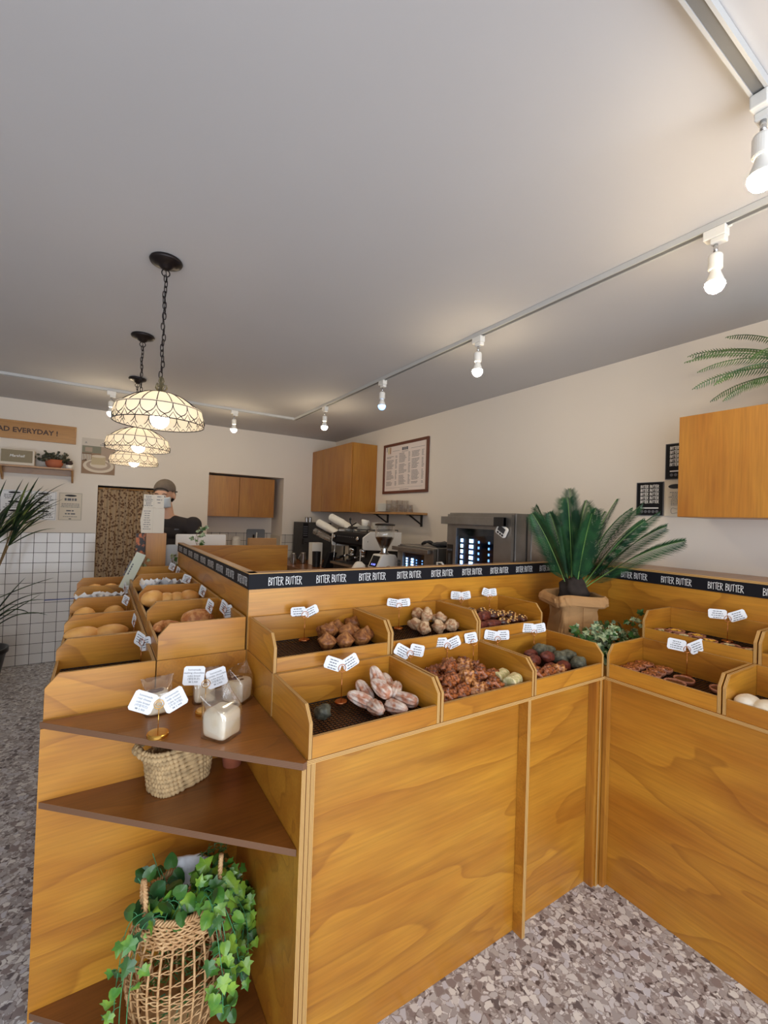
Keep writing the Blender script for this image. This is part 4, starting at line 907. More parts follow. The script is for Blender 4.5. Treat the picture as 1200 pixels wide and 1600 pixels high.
# cloth over the back rim
g = G(); vs = []; fs = []; nx, nz = 14, 16
for j in range(nz):
    for i in range(nx):
        a = 1.62-.95*(i/(nx-1)); u = j/(nz-1)*2-1
        rr = wr(.36)+.002+(.016 if u > 0 else -.014)*min(1, abs(u)*4)+.003*math.sin(i*1.3+j*.2)
        vs.append((WX+rr*math.cos(a), WY+rr*math.sin(a), .402-.090*abs(u)**1.3+.002*math.sin(i*.9)))
for j in range(nz-1):
    for i in range(nx-1): k = j*nx+i; fs.append((k, k+1, k+nx+1, k+nx))
g.add(vs, fs); o = g.build('cloth', 'linen', smooth=True); o.modifiers.new('th', 'SOLIDIFY').thickness = .003; tag(o, 'folded white cloth hanging over the back rim of the wicker basket', 'cloth')
rnd = random.Random(11)
g = G()
for k in range(13):
    a = rnd.uniform(-1.1, .25); r0 = .11; x0, y0 = WX+r0*math.cos(a), WY+r0*math.sin(a)
    rr = rnd.uniform(.165, .215); a2 = a+rnd.uniform(-.15, .15)
    x1, y1 = WX+rr*math.cos(a2), WY+rr*math.sin(a2)
    x1 = min(x1, .440); zb = rnd.uniform(.06, .2)
    vine(g, [(WX+.03*math.cos(a), WY+.02, .34), (x0, y0, .40), (WX+(rr-.02)*math.cos(a2) if x1 < .43 else .425, y1, .30), (x1, y1, (zb+.30)/2), (min(x1+rnd.uniform(-.02, .02), .445), y1-.01, zb)], 17, .034, rnd, (-.2, -1, .35), (0, 1, 2), two_tone=.7)
tag(g.build('trailing_ivy', ('stem', 'ivy', 'ivyd')), 'thick bunch of green trailing ivy spilling down the right of the wicker basket', 'ivy')
g = G(); rnd = random.Random(5)
for k in range(3):
    a = PI+.35+k*.16; vine(g, [(WX-.02, WY-.03, .35), (WX+.14*math.cos(a), WY+.14*math.sin(a), .385), (WX+.172*math.cos(a), WY+.17*math.sin(a), .27), (WX+.18*math.cos(a), WY+.18*math.sin(a), .16), (WX+.185*math.cos(a)+.01*k, WY+.18*math.sin(a), .045+.02*k)], 9, .034, rnd, (-.2, -1, .3), (0, 1, 2), two_tone=.7)
tag(g.build('trailing_ivy', ('stem', 'ivy', 'ivyd')), 'thin ivy strands hanging down the left side of the wicker basket', 'ivy')
g = G(); rnd = random.Random(8)
for k in range(6):
    a = rnd.uniform(2.6, 6.2); b = a+rnd.uniform(.6, 1.3)
    vine(g, [(WX+.11*math.cos(a), WY+.11*math.sin(a), .352), (WX+.05*math.cos((a+b)/2), WY+.05*math.sin((a+b)/2), .385), (WX+.12*math.cos(b), WY+.10*math.sin(b), .372)], 6, .040, rnd, (0, -.6, 1), (0, 2, 1), cord=.75, two_tone=.6)
for (x, y, z_) in [(-.10, .10, .40), (-.115, .05, .42), (-.07, .12, .43), (-.05, .10, .39), (-.09, .02, .38)]:
    vine(g, [(WX+x*.6, WY+y*.6, .35), (WX+x, WY+y, z_)], 2, .046, rnd, (0, -1, .4), (0, 2, 1), cord=1)
tag(g.build('trailing_ivy', ('stem', 'ivy', 'ivyd')), 'ivy with round leaves lying across the top of the wicker basket', 'ivy')
g = G(); rnd = random.Random(3)   # fine needle foliage filling the basket and the sprig behind
for k in range(230):
    a = rnd.uniform(0, 6.28); r_ = .085*math.sqrt(rnd.random()); z_ = rnd.uniform(.05, .32); p = Vector((WX+r_*math.cos(a), WY+r_*math.sin(a), z_))
    d = Vector((rnd.uniform(-1, 1), rnd.uniform(-1, 1), rnd.uniform(-.5, 1))).normalized(); e = p+d*.035; q = d.orthogonal().normalized()*.0022
    g.add([p-q, p+q, e], [(0, 1, 2)], 0)
for k in range(8):
    b = Vector((WX+.09+rnd.uniform(-.02, .02), WY+.06+rnd.uniform(-.02, .02), .34)); tip = b+Vector((rnd.uniform(-.03, .06), rnd.uniform(-.02, .03), rnd.uniform(.06, .13)))
    g.tube([b, (b+tip)/2+Vector((.005, 0, .01)), tip], .001, 4, 0)
    for i in range(16):
        p = b.lerp(tip, .2+.8*i/16); d = Vector((rnd.uniform(-1, 1), rnd.uniform(-1, .3), rnd.uniform(-.1, .9))).normalized(); e = p+d*.022; q = d.orthogonal().normalized()*.0022; g.add([p-q, p+q, e], [(0, 1, 2)], 0)
tag(g.build('needle_foliage', 'ivyd'), 'dark fine needle foliage filling the wicker basket', 'foliage', None, 'stuff')

# ================================================================ cycad in paper bag, in the counter corner
BX, BY = 2.055, 1.385
def hull(w, d, n=88, p=.3): return [(w*math.copysign(abs(math.cos(a))**p, math.cos(a)), d*math.copysign(abs(math.sin(a))**p, math.sin(a))) for a in [2*PI*i/n+.0001 for i in range(n)]]
t = thing('potted_cycad', 'dark green cycad palm planted in a brown paper bag in the counter corner', 'plant', (BX, BY, ZT+.001), -.45)
g = G(); vs = []; fs = []; Z = [(0, .096, .078), (.03, .094, .077), (.06, .090, .074), (.09, .088, .072), (.12, .084, .068), (.15, .080, .064), (.18, .078, .062), (.205, .077, .064), (.235, .080, .068), (.262, .084, .074), (.285, .088, .078)]
Zo = Z+[(.291, .098, .086), (.280, .106, .092), (.262, .109, .094), (.246, .107, .092), (.238, .100, .086)]
n = 88
for z_, w_, d_ in Zo:
    for i, (a, b) in enumerate(hull(w_*1.22, d_*1.22, n, .22)):
        q = Vector((a*26, b*26, z_*22)); kf = .011*(abs(mn.noise(q))-.2)+.004*mn.noise(q*2.7); gs = 1-.10*math.exp(-(a/.03)**2)*(abs(b) < .07 and z_ < .24)*0
        vs.append((a*(1+kf*9), b*(1+kf*9)+.006*mn.noise(Vector((a*40, z_*30, 3))), z_+(.012*mn.noise(Vector((a*14, b*14, 9)))-.010*(abs(a)/.11)**2 if z_ > .22 else 0)))
for j in range(len(Zo)-1):
    for i in range(n): l = (i+1) % n; fs.append((j*n+i, j*n+l, (j+1)*n+l, (j+1)*n+i))
fs.append(tuple(range(n))[::-1]); g.add(vs, fs); g.box(-.001, -.0955, .0, .001, -.092, .235)
o = g.build('paper_bag', 'kraft', t, world=False); o.modifiers.new('th', 'SOLIDIFY').thickness = .0015
g = G(); g.lathe([(.090, .25), (.0001, .262)], n=28, cap=False); g.build('soil', 'soil', t, world=False)
g = G(); g.ball((0, 0, .285), (.066, .062, .085), 20, 14, amp=.4, fr=40); g.build('trunk', 'soil', t, world=False, smooth=True)
def frond(g, base, out, L_, lean, curl, wl, nl, rnd, mi=0, rib=1, twist=0, vang=.55, leafw=.0032):
    """arching rachis with two rows of narrow leaflets"""
    out = Vector((out[0], out[1], 0)).normalized(); side = Vector((-out.y, out.x, 0)); side0 = side
    pts = []; p = Vector(base); ang = lean; N_ = 26
    for i in range(N_+1):
        pts.append(p.copy()); p = p+(out*math.sin(ang)+Vector((0, 0, 1))*math.cos(ang))*(L_/N_); ang += curl/N_*(i/N_)*2
    g.tube(pts, [.0024*(1-.75*i/N_)+.0006 for i in range(N_+1)], 6, rib)
    for k in range(nl):
        u = .14+.86*k/(nl-1); f_ = u*N_; i = min(int(f_), N_-1); b = pts[i].lerp(pts[i+1], f_-i); tg = (pts[i+1]-pts[i]).normalized(); side = Matrix.Rotation(twist*(.3+.7*u), 3, tg) @ side0; nrm = side.cross(tg).normalized()
        ll = wl*(math.sin(PI*min(1, .10+u*.90))**.45)*(.9+.2*rnd.random())
        if u > .97: ll *= .6
        for sg in (-1, 1):
            d = (side*sg*math.cos(vang)+tg*math.sin(vang)*1.15-nrm*(-.35)).normalized(); e = b+d*ll; m_ = b+d*ll*.5+nrm*.004
            q = tg*leafw*.5+nrm*leafw*.12
            g.add([b-q*.6, b+q*.6, m_+q, m_-q, e], [(0, 1, 2, 3), (3, 2, 4)], mi)
rnd = random.Random(21)
FR = [(-1, -.15, .42, .42, .25), (-.8, .45, .44, .30, .25), (-.5, -.6, .46, .18, .2), (-.25, -.3, .50, .10, .3), (-.1, .5, .47, .14, .25), (.15, -.7, .42, .2, .35), (.25, .2, .44, .18, .3),
      (.5, -.3, .47, .30, .7), (.55, .35, .46, .36, .55), (.8, -.05, .52, .46, .45), (.8, -.45, .44, .55, .35), (.6, .1, .50, .32, .35), (.7, -.2, .52, .60, .40), (.9, .2, .50, .66, .40), (1, -.2, .50, .72, .45), (.95, -.5, .50, .86, .50), (-.4, .8, .40, .35, .4), (0, -.9, .40, .28, .3), (.35, .9, .40, .35, .4), (-.65, -.2, .40, .28, .2), (.1, .05, .45, .05, .35)]
for (ox, oy, L_, ln, cu) in FR:
    g = G(); wx = ox*_R.x+oy*_F.x; wy = ox*_R.y+oy*_F.y; a = .45; lx, ly = wx*math.cos(a)-wy*math.sin(a), wx*math.sin(a)+wy*math.cos(a)
    frond(g, (lx*.03, ly*.03, .30), (lx, ly), L_*1.05, ln, cu, .105, 66, rnd, twist=(-1 if ox > 0 else 1)*min(1, abs(ox))*1.05, vang=.80, leafw=.0066); g.build('frond', ('palm', 'rib'), t, world=False)
g = G(); rnd = random.Random(9)   # ivy round the bag
def patch(g, cx, cy, rx, ry, z0, z1, n, s, rnd, out=(-.5, -.8, .6), mi=(0, 1, 2)):
    for k in range(n):
        a = rnd.uniform(0, 6.28); x, y = cx+rx*math.cos(a)*rnd.random(), cy+ry*math.sin(a)*rnd.random(); zz = rnd.uniform(z0, z1)
        vine(g, [(cx, cy, z0), ((cx+x)/2, (cy+y)/2, zz*.6+z0*.4+.02), (x, y, zz)], 5, s, rnd, out, mi, r=.001, cord=.2, two_tone=.55)
patch(g, 2.02, 1.17, .17, .06, ZT+.03, ZT+.19, 30, .032, rnd)
patch(g, 1.87, 1.22, .04, .10, ZT+.03, ZT+.15, 12, .030, rnd)
patch(g, 2.22, 1.19, .10, .08, ZT+.03, ZT+.22, 16, .028, rnd)
patch(g, 1.93, 1.25, .06, .05, ZT+.03, ZT+.19, 8, .030, rnd)
tag(g.build('ivy_garland', ('bstem', 'ivyv', 'ivyd')), 'variegated ivy lying in the counter corner in front of the paper bag', 'ivy')
g = G(); rnd = random.Random(19); patch(g, 1.855, 1.50, .03, .08, ZT+.02, ZT+.24, 9, .028, rnd)
tag(g.build('ivy_garland', ('bstem', 'ivyd', 'ivyv')), 'darker ivy sprays at the left of the paper bag', 'ivy')
# ================================================================ lamps and tracks
t = thing('track_rail', 'long white ceiling track rail parallel to the right wall', 'light track', (1.662, 2.2, ZC-.02))
def rail(t, a, b, along):
    w = .017
    g = G()
    if along == 'y': g.box(a[0]-w, a[1], ZC-.018, a[0]+w, b[1], ZC-.001); g.box(a[0]-w, a[1], ZC-.022, a[0]-w*.62, b[1], ZC-.018); g.box(a[0]+w*.62, a[1], ZC-.022, a[0]+w, b[1], ZC-.018)
    else: g.box(a[0], a[1]-w, ZC-.018, b[0], a[1]+w, ZC-.001); g.box(a[0], a[1]-w, ZC-.022, b[0], a[1]-w*.62, ZC-.018); g.box(a[0], a[1]+w*.62, ZC-.022, b[0], a[1]+w, ZC-.018)
    g.build('rail_body', 'rail', t)
    g = G()
    if along == 'y': g.box(a[0]-w*.6, a[1]+.01, ZC-.0195, a[0]+w*.6, b[1]-.01, ZC-.0182)
    else: g.box(a[0]+.01, a[1]-w*.6, ZC-.0195, b[0]-.01, a[1]+w*.6, ZC-.0182)
    g.build('contact_groove', 'groove', t)
rail(t, (1.662, .2), (1.662, 4.36), 'y')
t = thing('track_rail', 'white ceiling track rail along the back wall, meeting the long rail in the corner', 'light track', (0, 4.345, ZC-.02)); rail(t, (-2.9, 4.345), (1.644, 4.345), 'x')
t = thing('track_rail', 'short white ceiling track rail at the top right, nearest the camera', 'light track', (.3, .388, ZC-.02)); rail(t, (-1.2, .388), (1.262, .388), 'x')
def spot_proto(bulbmat):
    t = thing('track_lamp', '', 'ceiling lamp', (0, 0, ZC-.022), 0, 'bulb lamps on the ceiling tracks')
    g = G(); g.box(-.017, -.032, -.032, .017, .032, 0); g.box(-.014, -.03, -.05, .014, .012, -.032); g.box(-.003, -.045, -.012, .003, -.032, -.006); g.build('adapter', 'white', t, world=False, bevel=.003)
    g = G(); g.lathe([(.0065, -.078), (.0065, -.05)], n=16); g.build('stem', 'chrome', t, world=False, smooth=True)
    g = G(); g.lathe([(.016, -.132), (.0205, -.131), (.0205, -.090), (.018, -.084), (.008, -.078), (.001, -.078)], n=28); g.build('socket', 'white', t, world=False)
    g = G(); g.lathe([(.014, -.133), (.016, -.145), (.024, -.166), (.0265, -.176)][::-1], n=28, cap=False); g.build('bulb_collar', 'white', t, world=False, smooth=True)
    g = G(); g.lathe([(.0005, -.210), (.010, -.2085), (.019, -.203), (.025, -.194), (.0285, -.183), (.0268, -.176)], n=28, cap=False); g.build('bulb', bulbmat, t, world=False, smooth=True)
    return t
sp = spot_proto('bulb')
SPOTS = [(1.235, .388, 'bulb lamp on the short rail at the right photo edge, largest of the bulbs'), (1.662, .640, 'bulb lamp on the long rail, nearest the camera'), (1.662, 1.722, 'bulb lamp on the long rail, above the oven side'),
         (1.662, 3.632, 'bulb lamp on the long rail, above the brown wall cabinet end'), (1.046, 4.345, 'bulb lamp on the back rail, right of the pendant lamps'), (.045, 4.345, 'bulb lamp on the back rail, left of the pendant lamps')]
for i, (x, y, lb) in enumerate(SPOTS):
    o = sp if i == 0 else copytree(sp)
    o.location = (x, y, ZC-.022); o.rotation_euler = (0, 0, 0 if y < 4 and y != .388 else PI/2); o['label'] = lb
o = spot_proto('bulbb'); o.location = (1.662, 2.672, ZC-.022); o['label'] = 'track lamp whose bulb glows blue'
# pendants
def pendant():
    t = thing('pendant_lamp', '', 'pendant lamp', (0, 0, ZC), 0, 'capiz pendant lamps over the left counter')
    g = G(); g.lathe([(.058, 0), (.061, -.006), (.058, -.014), (.046, -.017), (.040, -.022), (.028, -.023), (.020, -.034), (.010, -.040), (.001, -.041)][::-1], n=40); g.build('canopy', 'bronze', t, world=False, smooth=True)
    g = G(); z = -.038; rr = .0145
    g.tube([(rr*math.cos(a), 0, z-rr+rr*math.sin(a)) for a in [2*PI*i/20 for i in range(20)]], .0022, 6, closed=True); z -= 2*rr-.006; k = 0
    while z > -.458:
        hl, hw = .0135, .0062; dx = .003*math.sin(k*1.3)
        pts = [(hw*math.cos(a), 0, z-hl+(hl-.004)*(1 if math.sin(a) > 0 else -1)*min(1, abs(math.sin(a))*1.6)+.004*math.sin(a)) for a in [2*PI*i/16 for i in range(16)]]
        R_ = Matrix.Rotation((k % 2)*PI/2+.5+k*.13, 3, 'Z'); pts = [R_ @ Vector(p)+Vector((dx, 0, 0)) for p in pts]
        g.tube(pts, .0019, 6, closed=True); z -= 2*hl-.0055; k += 1
    g.tube([(.003*math.sin(i*.9), .003*math.cos(i*.8), -.04-.43*i/30) for i in range(31)], .0016, 5)
    g.build('chain', 'bronze', t, world=False, smooth=True)
    g = G()   # crown finial: scrolls
    for k in range(5):
        a = 2*PI*k/5; c, s_ = math.cos(a), math.sin(a)
        pp = [(.004, 0), (.014, .004), (.022, .016), (.018, .028), (.010, .026), (.012, .018)]
        g.tube([(r*c, r*s_, -.528+z_) for r, z_ in pp], [.003, .0034, .003, .0028, .0026, .0030], 6)
        g.tube([(.003*c, .003*s_, -.50), (.010*c, .010*s_, -.487), (.007*c, .007*s_, -.474), (0, 0, -.468)], .0022, 6)
    g.lathe([(.020, -.537), (.021, -.531), (.012, -.526), (.006, -.515), (.0055, -.475), (.001, -.468)], n=20); g.build('finial', 'finial', t, world=False, smooth=True)
    # shade: shallow ribbed cone over a nearly upright band with leaf shaped panes
    ZA, ZS, ZR = -.536, -.602, -.658; RA, RS, RR = .022, .153, .163; NP = 18; SEG = NP*4
    g = G(); prof = [(RR, ZR), (RR+.001, (ZR+ZS)/2), (RS+.002, ZS+.006), (RS-.006, ZS+.004)]+[(RA+(RS-RA)*u, ZA+(ZS-ZA)*u**1.9) for u in (.9, .75, .6, .45, .3, .15, 0)]
    g.lathe(prof, n=SEG, cap=False)
    s_ = g.build('shade', 'shade', t, world=False, smooth=False)
    g = G(); lr = .0017
    P_ = lambda a, r, z: (r*math.cos(a), r*math.sin(a), z)
    for k in range(NP):
        a = 2*PI*k/NP; g.tube([P_(a, RA+(RS-RA)*u+.001, ZA+(ZS-ZA)*u**1.9+.001) for u in (0, .2, .4, .6, .8, 1)], lr, 5)
        da = 2*PI/NP
        # big leaf between k and k+1, hanging from the shoulder, and small diamonds at the rim
        for sg in (0, 1):
            A = a+sg*da; m_ = a+da/2
            g.tube([P_(A+(m_-A)*w_, RS+.0035+(RR-RS)*v_, ZS+(ZR+.012-ZS)*v_) for w_, v_ in ((0, 0), (.03, .3), (.22, .62), (.55, .85), (1, 1))], lr, 5)
        g.tube([P_(a-da*.5, RR+.001, ZR+.012), P_(a-da*.25, RR+.001, ZR), P_(a, RR, ZR+.024), P_(a+da*.25, RR+.001, ZR), P_(a+da*.5, RR+.001, ZR+.012)], lr, 5)
    for r, z in ((RS+.002, ZS+.002), (RR+.0005, ZR)): g.tube([P_(2*PI*i/72, r, z) for i in range(72)], .0019, 5, closed=True)
    g.build('leading', 'bronze', t, world=False, smooth=True)
    g = G(); g.lathe([(.016, -.60), (.018, -.56), (.014, -.53)], n=16); g.build('socket', 'bronze', t, world=False)
    g = G(); g.ball((0, 0, -.640), (.034, .034, .036), 24, 16); g.build('bulb', 'bulbp', t, world=False, smooth=True)
    return t
pd = pendant()
for i, (x, y, lb) in enumerate([(.186, 1.969, 'pendant lamp with leaded capiz shade, nearest and largest of three'), (.170, 2.894, 'middle one of three pendant lamps with leaded capiz shades'), (.203, 3.862, 'farthest and lowest looking of three pendant lamps with leaded shades')]):
    o = pd if i == 0 else copytree(pd); o.location = (x, y, ZC-.001); o['label'] = lb

# ================================================================ wall cabinets
def cabinet(label, x0, y0, z0, x1, y1, z1, face, splits, mat='cab'):
    t = thing('wall_cabinet', label, 'cabinet', ((x0+x1)/2, (y0+y1)/2, z0)); th = .016
    g = G()
    if face == '-x': g.box(x0+.018, y0, z0, x1, y1, z1)
    else: g.box(x0, y0+.018, z0, x1, y1, z1)
    g.build('body', mat, t)
    e = [0]+splits+[1]
    for a, b in zip(e, e[1:]):
        g = G()
        if face == '-x': g.box(x0, y0+(y1-y0)*a+.004, z0+.001, x0+.0165, y0+(y1-y0)*b-.004, z1-.001)
        else: g.box(x0+(x1-x0)*a+.003, y0, z0+.001, x0+(x1-x0)*b-.003, y0+.0165, z1-.001)
        g.build('door', mat, t, bevel=.001)
cabinet('honey coloured wall cabinet in the back corner, left of the framed menu', 2.30, 4.29, 1.562, XR-.002, YB-.002, 2.330, '-x', [.70])
cabinet('honey coloured wall cabinet at the right photo edge, with a fern on top', 2.30, -.30, 1.556, XR-.002, 1.022, 2.030, '-x', [.35])
cabinet('two door brown cabinet hung inside the alcove of the back wall', AX0+.002, YB+.09, 1.463, 1.842, AY-.002, 1.945, '-y', [.46])
# ================================================================ framed menu, plate shelf, posters on the right wall
def onwall(y1, z0, y0, z1, th=.002):     # on the right wall, u runs from far (left) to near (right)
    return (XR-th, y1, z0), (0, -1, 0), (0, 0, 1), y1-y0, z1-z0
t = thing('framed_menu', 'framed white menu board with small print on the right wall', 'menu board', (XR-.01, 3.73, 1.77))
g = G(); y0, y1, z0, z1, f_ = 3.335, 4.125, 1.770, 2.305, .028
g.box(XR-.022, y0, z0, XR-.001, y1, z0+f_); g.box(XR-.022, y0, z1-f_, XR-.001, y1, z1); g.box(XR-.022, y0, z0+f_, XR-.001, y0+f_, z1-f_); g.box(XR-.022, y1-f_, z0+f_, XR-.001, y1, z1-f_)
g.build('frame', flat('red_brown_wood', srgb(98, 52, 36), .45), t, bevel=.003)
g = G(); g.box(XR-.010, y0+f_, z0+f_, XR-.001, y1-f_, z1-f_, 0); X_ = XR-.0106; u, w_ = (0, -1, 0), (0, 0, 1)
W0 = y1-f_-.02
put = lambda a, b, c, d, m_=1: g.quad((X_, W0-a, z0+b), (X_, W0-c, z0+b), (X_, W0-c, z0+d), (X_, W0-a, z0+d), m_)
put(.005, .455, .015, .510); put(.03, .430, .055, .500, 2); put(.065, .430, .085, .500, 3)
put(.12, .452, .25, .455); put(.45, .452, .68, .455); bars(g, (X_, W0-.27, z0+.448), u, w_, .16, 1, .035, 1, 3, 1, .9); bars(g, (X_, W0-.27, z0+.432), u, w_, .16, 1, .012, 1, 4, 1)
for c_, (a, n_) in enumerate(((.01, 25), (.245, 27), (.47, 26))):
    for r in range(n_):
        if (r*7+c_*3) % 9 == 5: continue
        z_ = .405-r*.0128 if c_ == 0 else .425-r*.0128
        bars(g, (X_, W0-a, z0+z_-.01), u, w_, .14, 1, .0115, 1, r*31+c_, 1, .5, False); bars(g, (X_, W0-a-.165, z0+z_-.01), u, w_, .03, 1, .0115, 1, r*37+c_, 1.3, .5, False)
put(.01, .062, .66, .0635); bars(g, (X_, W0-.25, z0+.040), u, w_, .2, 1, .014, 1, 9, 1)
g.build('menu_sheet', (flat('menu_paper', srgb(226, 214, 210), .6), 'inkg', 'palec', 'oak'), t)
t = thing('wall_shelf', 'narrow wooden wall shelf on black brackets carrying plates and glasses', 'shelf', (2.5, 3.8, 1.545))
g = G(); g.box(2.425, 3.335, 1.548, XR-.002, 4.285, 1.568); g.build('board', 'oak', t, bevel=.001)
for y in (3.42, 4.02):
    g = G(); g.box(2.45, y-.012, 1.540, XR-.002, y+.012, 1.548); g.box(XR-.012, y-.012, 1.435, XR-.002, y+.012, 1.548); g.tube([(2.475, y, 1.543), (XR-.008, y, 1.455)], .008, 6); g.build('bracket', 'blackp', t)
g = G(); g.lathe([(.001, .003), (.050, .003), (.055, .001), (.084, .009), (.085, .011), (.054, .006), (.001, .005)][::-1], n=36); PLT = proto('plate', g, 'white')
for k in range(9): place(PLT, (2.518, 3.93, 1.569+.0098*k), label='white plate in the stack on the wall shelf, %s from the bottom' % ['first', 'second', 'third', 'fourth', 'fifth', 'sixth', 'seventh', 'eighth', 'ninth'][k], cat='plate', group='stacked plates on the wall shelf')
def glass(h, r): g = G(); g.lathe([(.001, .006), (r*.80, .006), (r*.92, h), (r, h), (r*.88, .001), (.001, 0)], n=28, cap=False); return g
GT = proto('drinking_glass', glass(.118, .034), 'glass'); GS = proto('drinking_glass', glass(.072, .032), 'glass')
for i, (x, y) in enumerate([(2.455, 3.745), (2.545, 3.77), (2.465, 3.665), (2.555, 3.69), (2.475, 3.585), (2.565, 3.61)]):
    place(GT, (x, y, 1.569), label='tall clear glass on the wall shelf, %s row, %s' % (['front', 'rear'][i % 2], ['next to the plates', 'middle', 'next to the short glasses'][i//2]), cat='glass', group='glasses on the wall shelf')
for i, (x, y) in enumerate([(2.46, 3.520), (2.565, 3.530), (2.50, 3.445)]):
    place(GS, (x, y, 1.569), label='short clear glass at the right end of the wall shelf, %s' % ['front', 'rear', 'rightmost'][i], cat='glass', group='short glasses on the wall shelf')
def poster(label, y1, y0, z0, z1, dark):
    t = thing('poster', label, 'poster', (XR-.003, (y0+y1)/2, z0)); g = G(); g.box(XR-.006, y0, z0, XR-.001, y1, z1, 0)
    X_ = XR-.0064; w_ = y1-y0; h_ = z1-z0
    if dark:
        for k in range(5): logo(g, (X_, y1-w_*.14, z1-h_*(.16+.118*k)), (0, -1, 0), (0, 0, 1), w_*.72, h_*.085, 1, sw=.15)
        g.quad((X_, y1-w_*.14, z0+h_*.20), (X_, y1-w_*.84, z0+h_*.20), (X_, y1-w_*.84, z0+h_*.235), (X_, y1-w_*.14, z0+h_*.235), 1)
        for k in range(5): g.add([(X_, y1-w_*(.20+.145*k)+.0085*math.cos(a), z0+h_*.11+.0085*math.sin(a)) for a in [-2*PI*i/16 for i in range(16)]], [tuple(range(16))], 2)
    else:
        g.add([(X_, y1-w_*.35+.036*math.cos(a), z1-h_*.16+.013*math.sin(a)) for a in [-2*PI*i/20 for i in range(20)]], [tuple(range(20))], 1)
        bars(g, (X_, y1-w_*.10, z1-h_*.34), (0, -1, 0), (0, 0, 1), w_*.8, 9, h_*.045, 2, 5, 1)
        g.tube([(X_, y1-w_*.45+.035*math.cos(a), z0+h_*.14+.016*math.sin(a)+.006*math.sin(3*a)) for a in [2*PI*i/24 for i in range(24)]], .0008, 4, 1, closed=True)
    g.build('print', ('black', 'chalk', 'inkg') if dark else ('cream', 'ink', 'inkg'), t)
    g = G(); e = .003
    for a, b, c, d in ((y0-e, z0-e, y1+e, z0), (y0-e, z1, y1+e, z1+e), (y0-e, z0, y0, z1), (y1, z0, y1+e, z1)): g.box(XR-.008, a, b, XR-.001, c, d)
    g.build('border', 'inkg' if dark else 'cream', t)
poster('black poster with five rows of white lettering, lowest left of the wall posters', 1.376, 1.236, 1.572, 1.756, 1)
poster('black lettered poster half hidden by the cabinet, above the white one', 1.224, 1.08, 1.772, 1.962, 1)
poster('white poster with black oval title, half hidden by the cabinet', 1.224, 1.08, 1.570, 1.760, 0)
# ================================================================ back wall: sign, shelf, papers, photo poster
t = thing('wall_sign', 'long wooden sign with dark capital lettering on the back wall', 'sign', (-.6, YB-.01, 2.13))
g = G(); g.box(-1.05, YB-.018, 2.140, -.236, YB-.001, 2.290, 0); g.build('board', 'pine', t)
g = G(); e = .010
for a in ((-1.06, 2.130, -.226, 2.140), (-1.06, 2.290, -.226, 2.300), (-.236, 2.140, -.226, 2.290), (-1.06, 2.140, -1.05, 2.290)): g.box(a[0], YB-.024, a[1], a[2], YB-.001, a[3])
g.build('frame', 'pine', t)
g = G(); put_text(g, 'BREAD EVERYDAY !', (-.65, YB-.0188, 2.194), (1, 0, 0), (0, 0, 1), .064, 0, .03); g.build('lettering', flat('dark_brown_paint', srgb(74, 52, 40), .6), t)
t = thing('wall_shelf', 'wooden shelf on the back wall below the sign', 'shelf', (-.6, YB-.1, 1.86))
g = G(); g.box(-1.1, YB-.165, 1.862, -.232, YB-.001, 1.876); g.build('board', 'oak', t)
g = G(); g.box(-1.1, YB-.030, 1.81, -.232, YB-.001, 1.862); g.build('back_rail', 'oak', t)
for x in (-.242, -.772, -1.09):
    g = G(); g.prism([(YB-.14, 1.862), (YB-.001, 1.862), (YB-.001, 1.745), (YB-.03, 1.760)], 'x', x-.008, x+.008); g.build('bracket', 'oak', t)
t = thing('speaker', 'retro loudspeaker with grey green grille on the back wall shelf', 'speaker', (-.65, YB-.10, 1.877))
g = G(); g.box(-.775, YB-.15, 1.878, -.530, YB-.03, 2.020, 0); g.build('cabinet', 'cream', t, bevel=.004)
g = G(); g.box(-.768, YB-.153, 1.902, -.544, YB-.150, 2.013, 0); g.build('grille', flat('grille_cloth', srgb(146, 134, 110), .9, noise=.15, nscale=300), t)
g = G(); put_text(g, 'Marshall', (-.656, YB-.1536, 1.950), (1, 0, .0), (.25, 0, 1), .032, 0, .01); g.build('logo_lettering', 'chalk', t)
t = thing('potted_plant', 'small dark leafed plant in a wide terracotta pot on the wall shelf', 'plant', (-.385, YB-.09, 1.877))
g = G(); g.lathe([(.05, 0), (.068, .03), (.074, .075), (.068, .076), (.060, .065), (.001, .062)], c=(-.385, YB-.09, 1.878), n=30); g.build('pot', 'terra', t, smooth=True)
g = G(); rnd = random.Random(4)
for k in range(70):
    a = rnd.uniform(0, 6.28); e = rnd.uniform(.1, 1.4); l = rnd.uniform(.05, .12); b = Vector((-.385+.04*math.cos(a), YB-.09+.03*math.sin(a), 1.935)); d = Vector((math.cos(a)*math.cos(e), math.sin(a)*math.cos(e)*.5, math.sin(e)*.8))
    tip = b+d*l; g.tube([b, tip], .001, 4, 0)
    for q in range(3): ivy_leaf(g, b.lerp(tip, .4+.3*q), d+Vector((rnd.uniform(-1, 1), rnd.uniform(-1, .2), rnd.uniform(-.6, .3))), (0, -1, .4), .024, 0, True)
g.build('foliage', leafmat('dusky_leaf', srgb(76, 72, 52), srgb(44, 52, 36)), t)
t = thing('potted_cactus', 'round dark cactus in a small white pot at the shelf end', 'plant', (-.268, YB-.09, 1.877))
g = G(); g.lathe([(.026, 0), (.031, .036), (.001, .034)], c=(-.268, YB-.09, 1.878), n=24); g.build('pot', 'white', t, smooth=True)
g = G(); g.ball((-.268, YB-.09, 1.934), (.030, .030, .024), 20, 12, amp=.15, fr=60); g.build('cactus', flat('dark_cactus', srgb(58, 44, 40), .8), t, smooth=True)
t = thing('wall_poster', 'poster of a pale cup on round plates, behind the pendant lamps', 'poster', (-.03, YB-.003, 1.85))
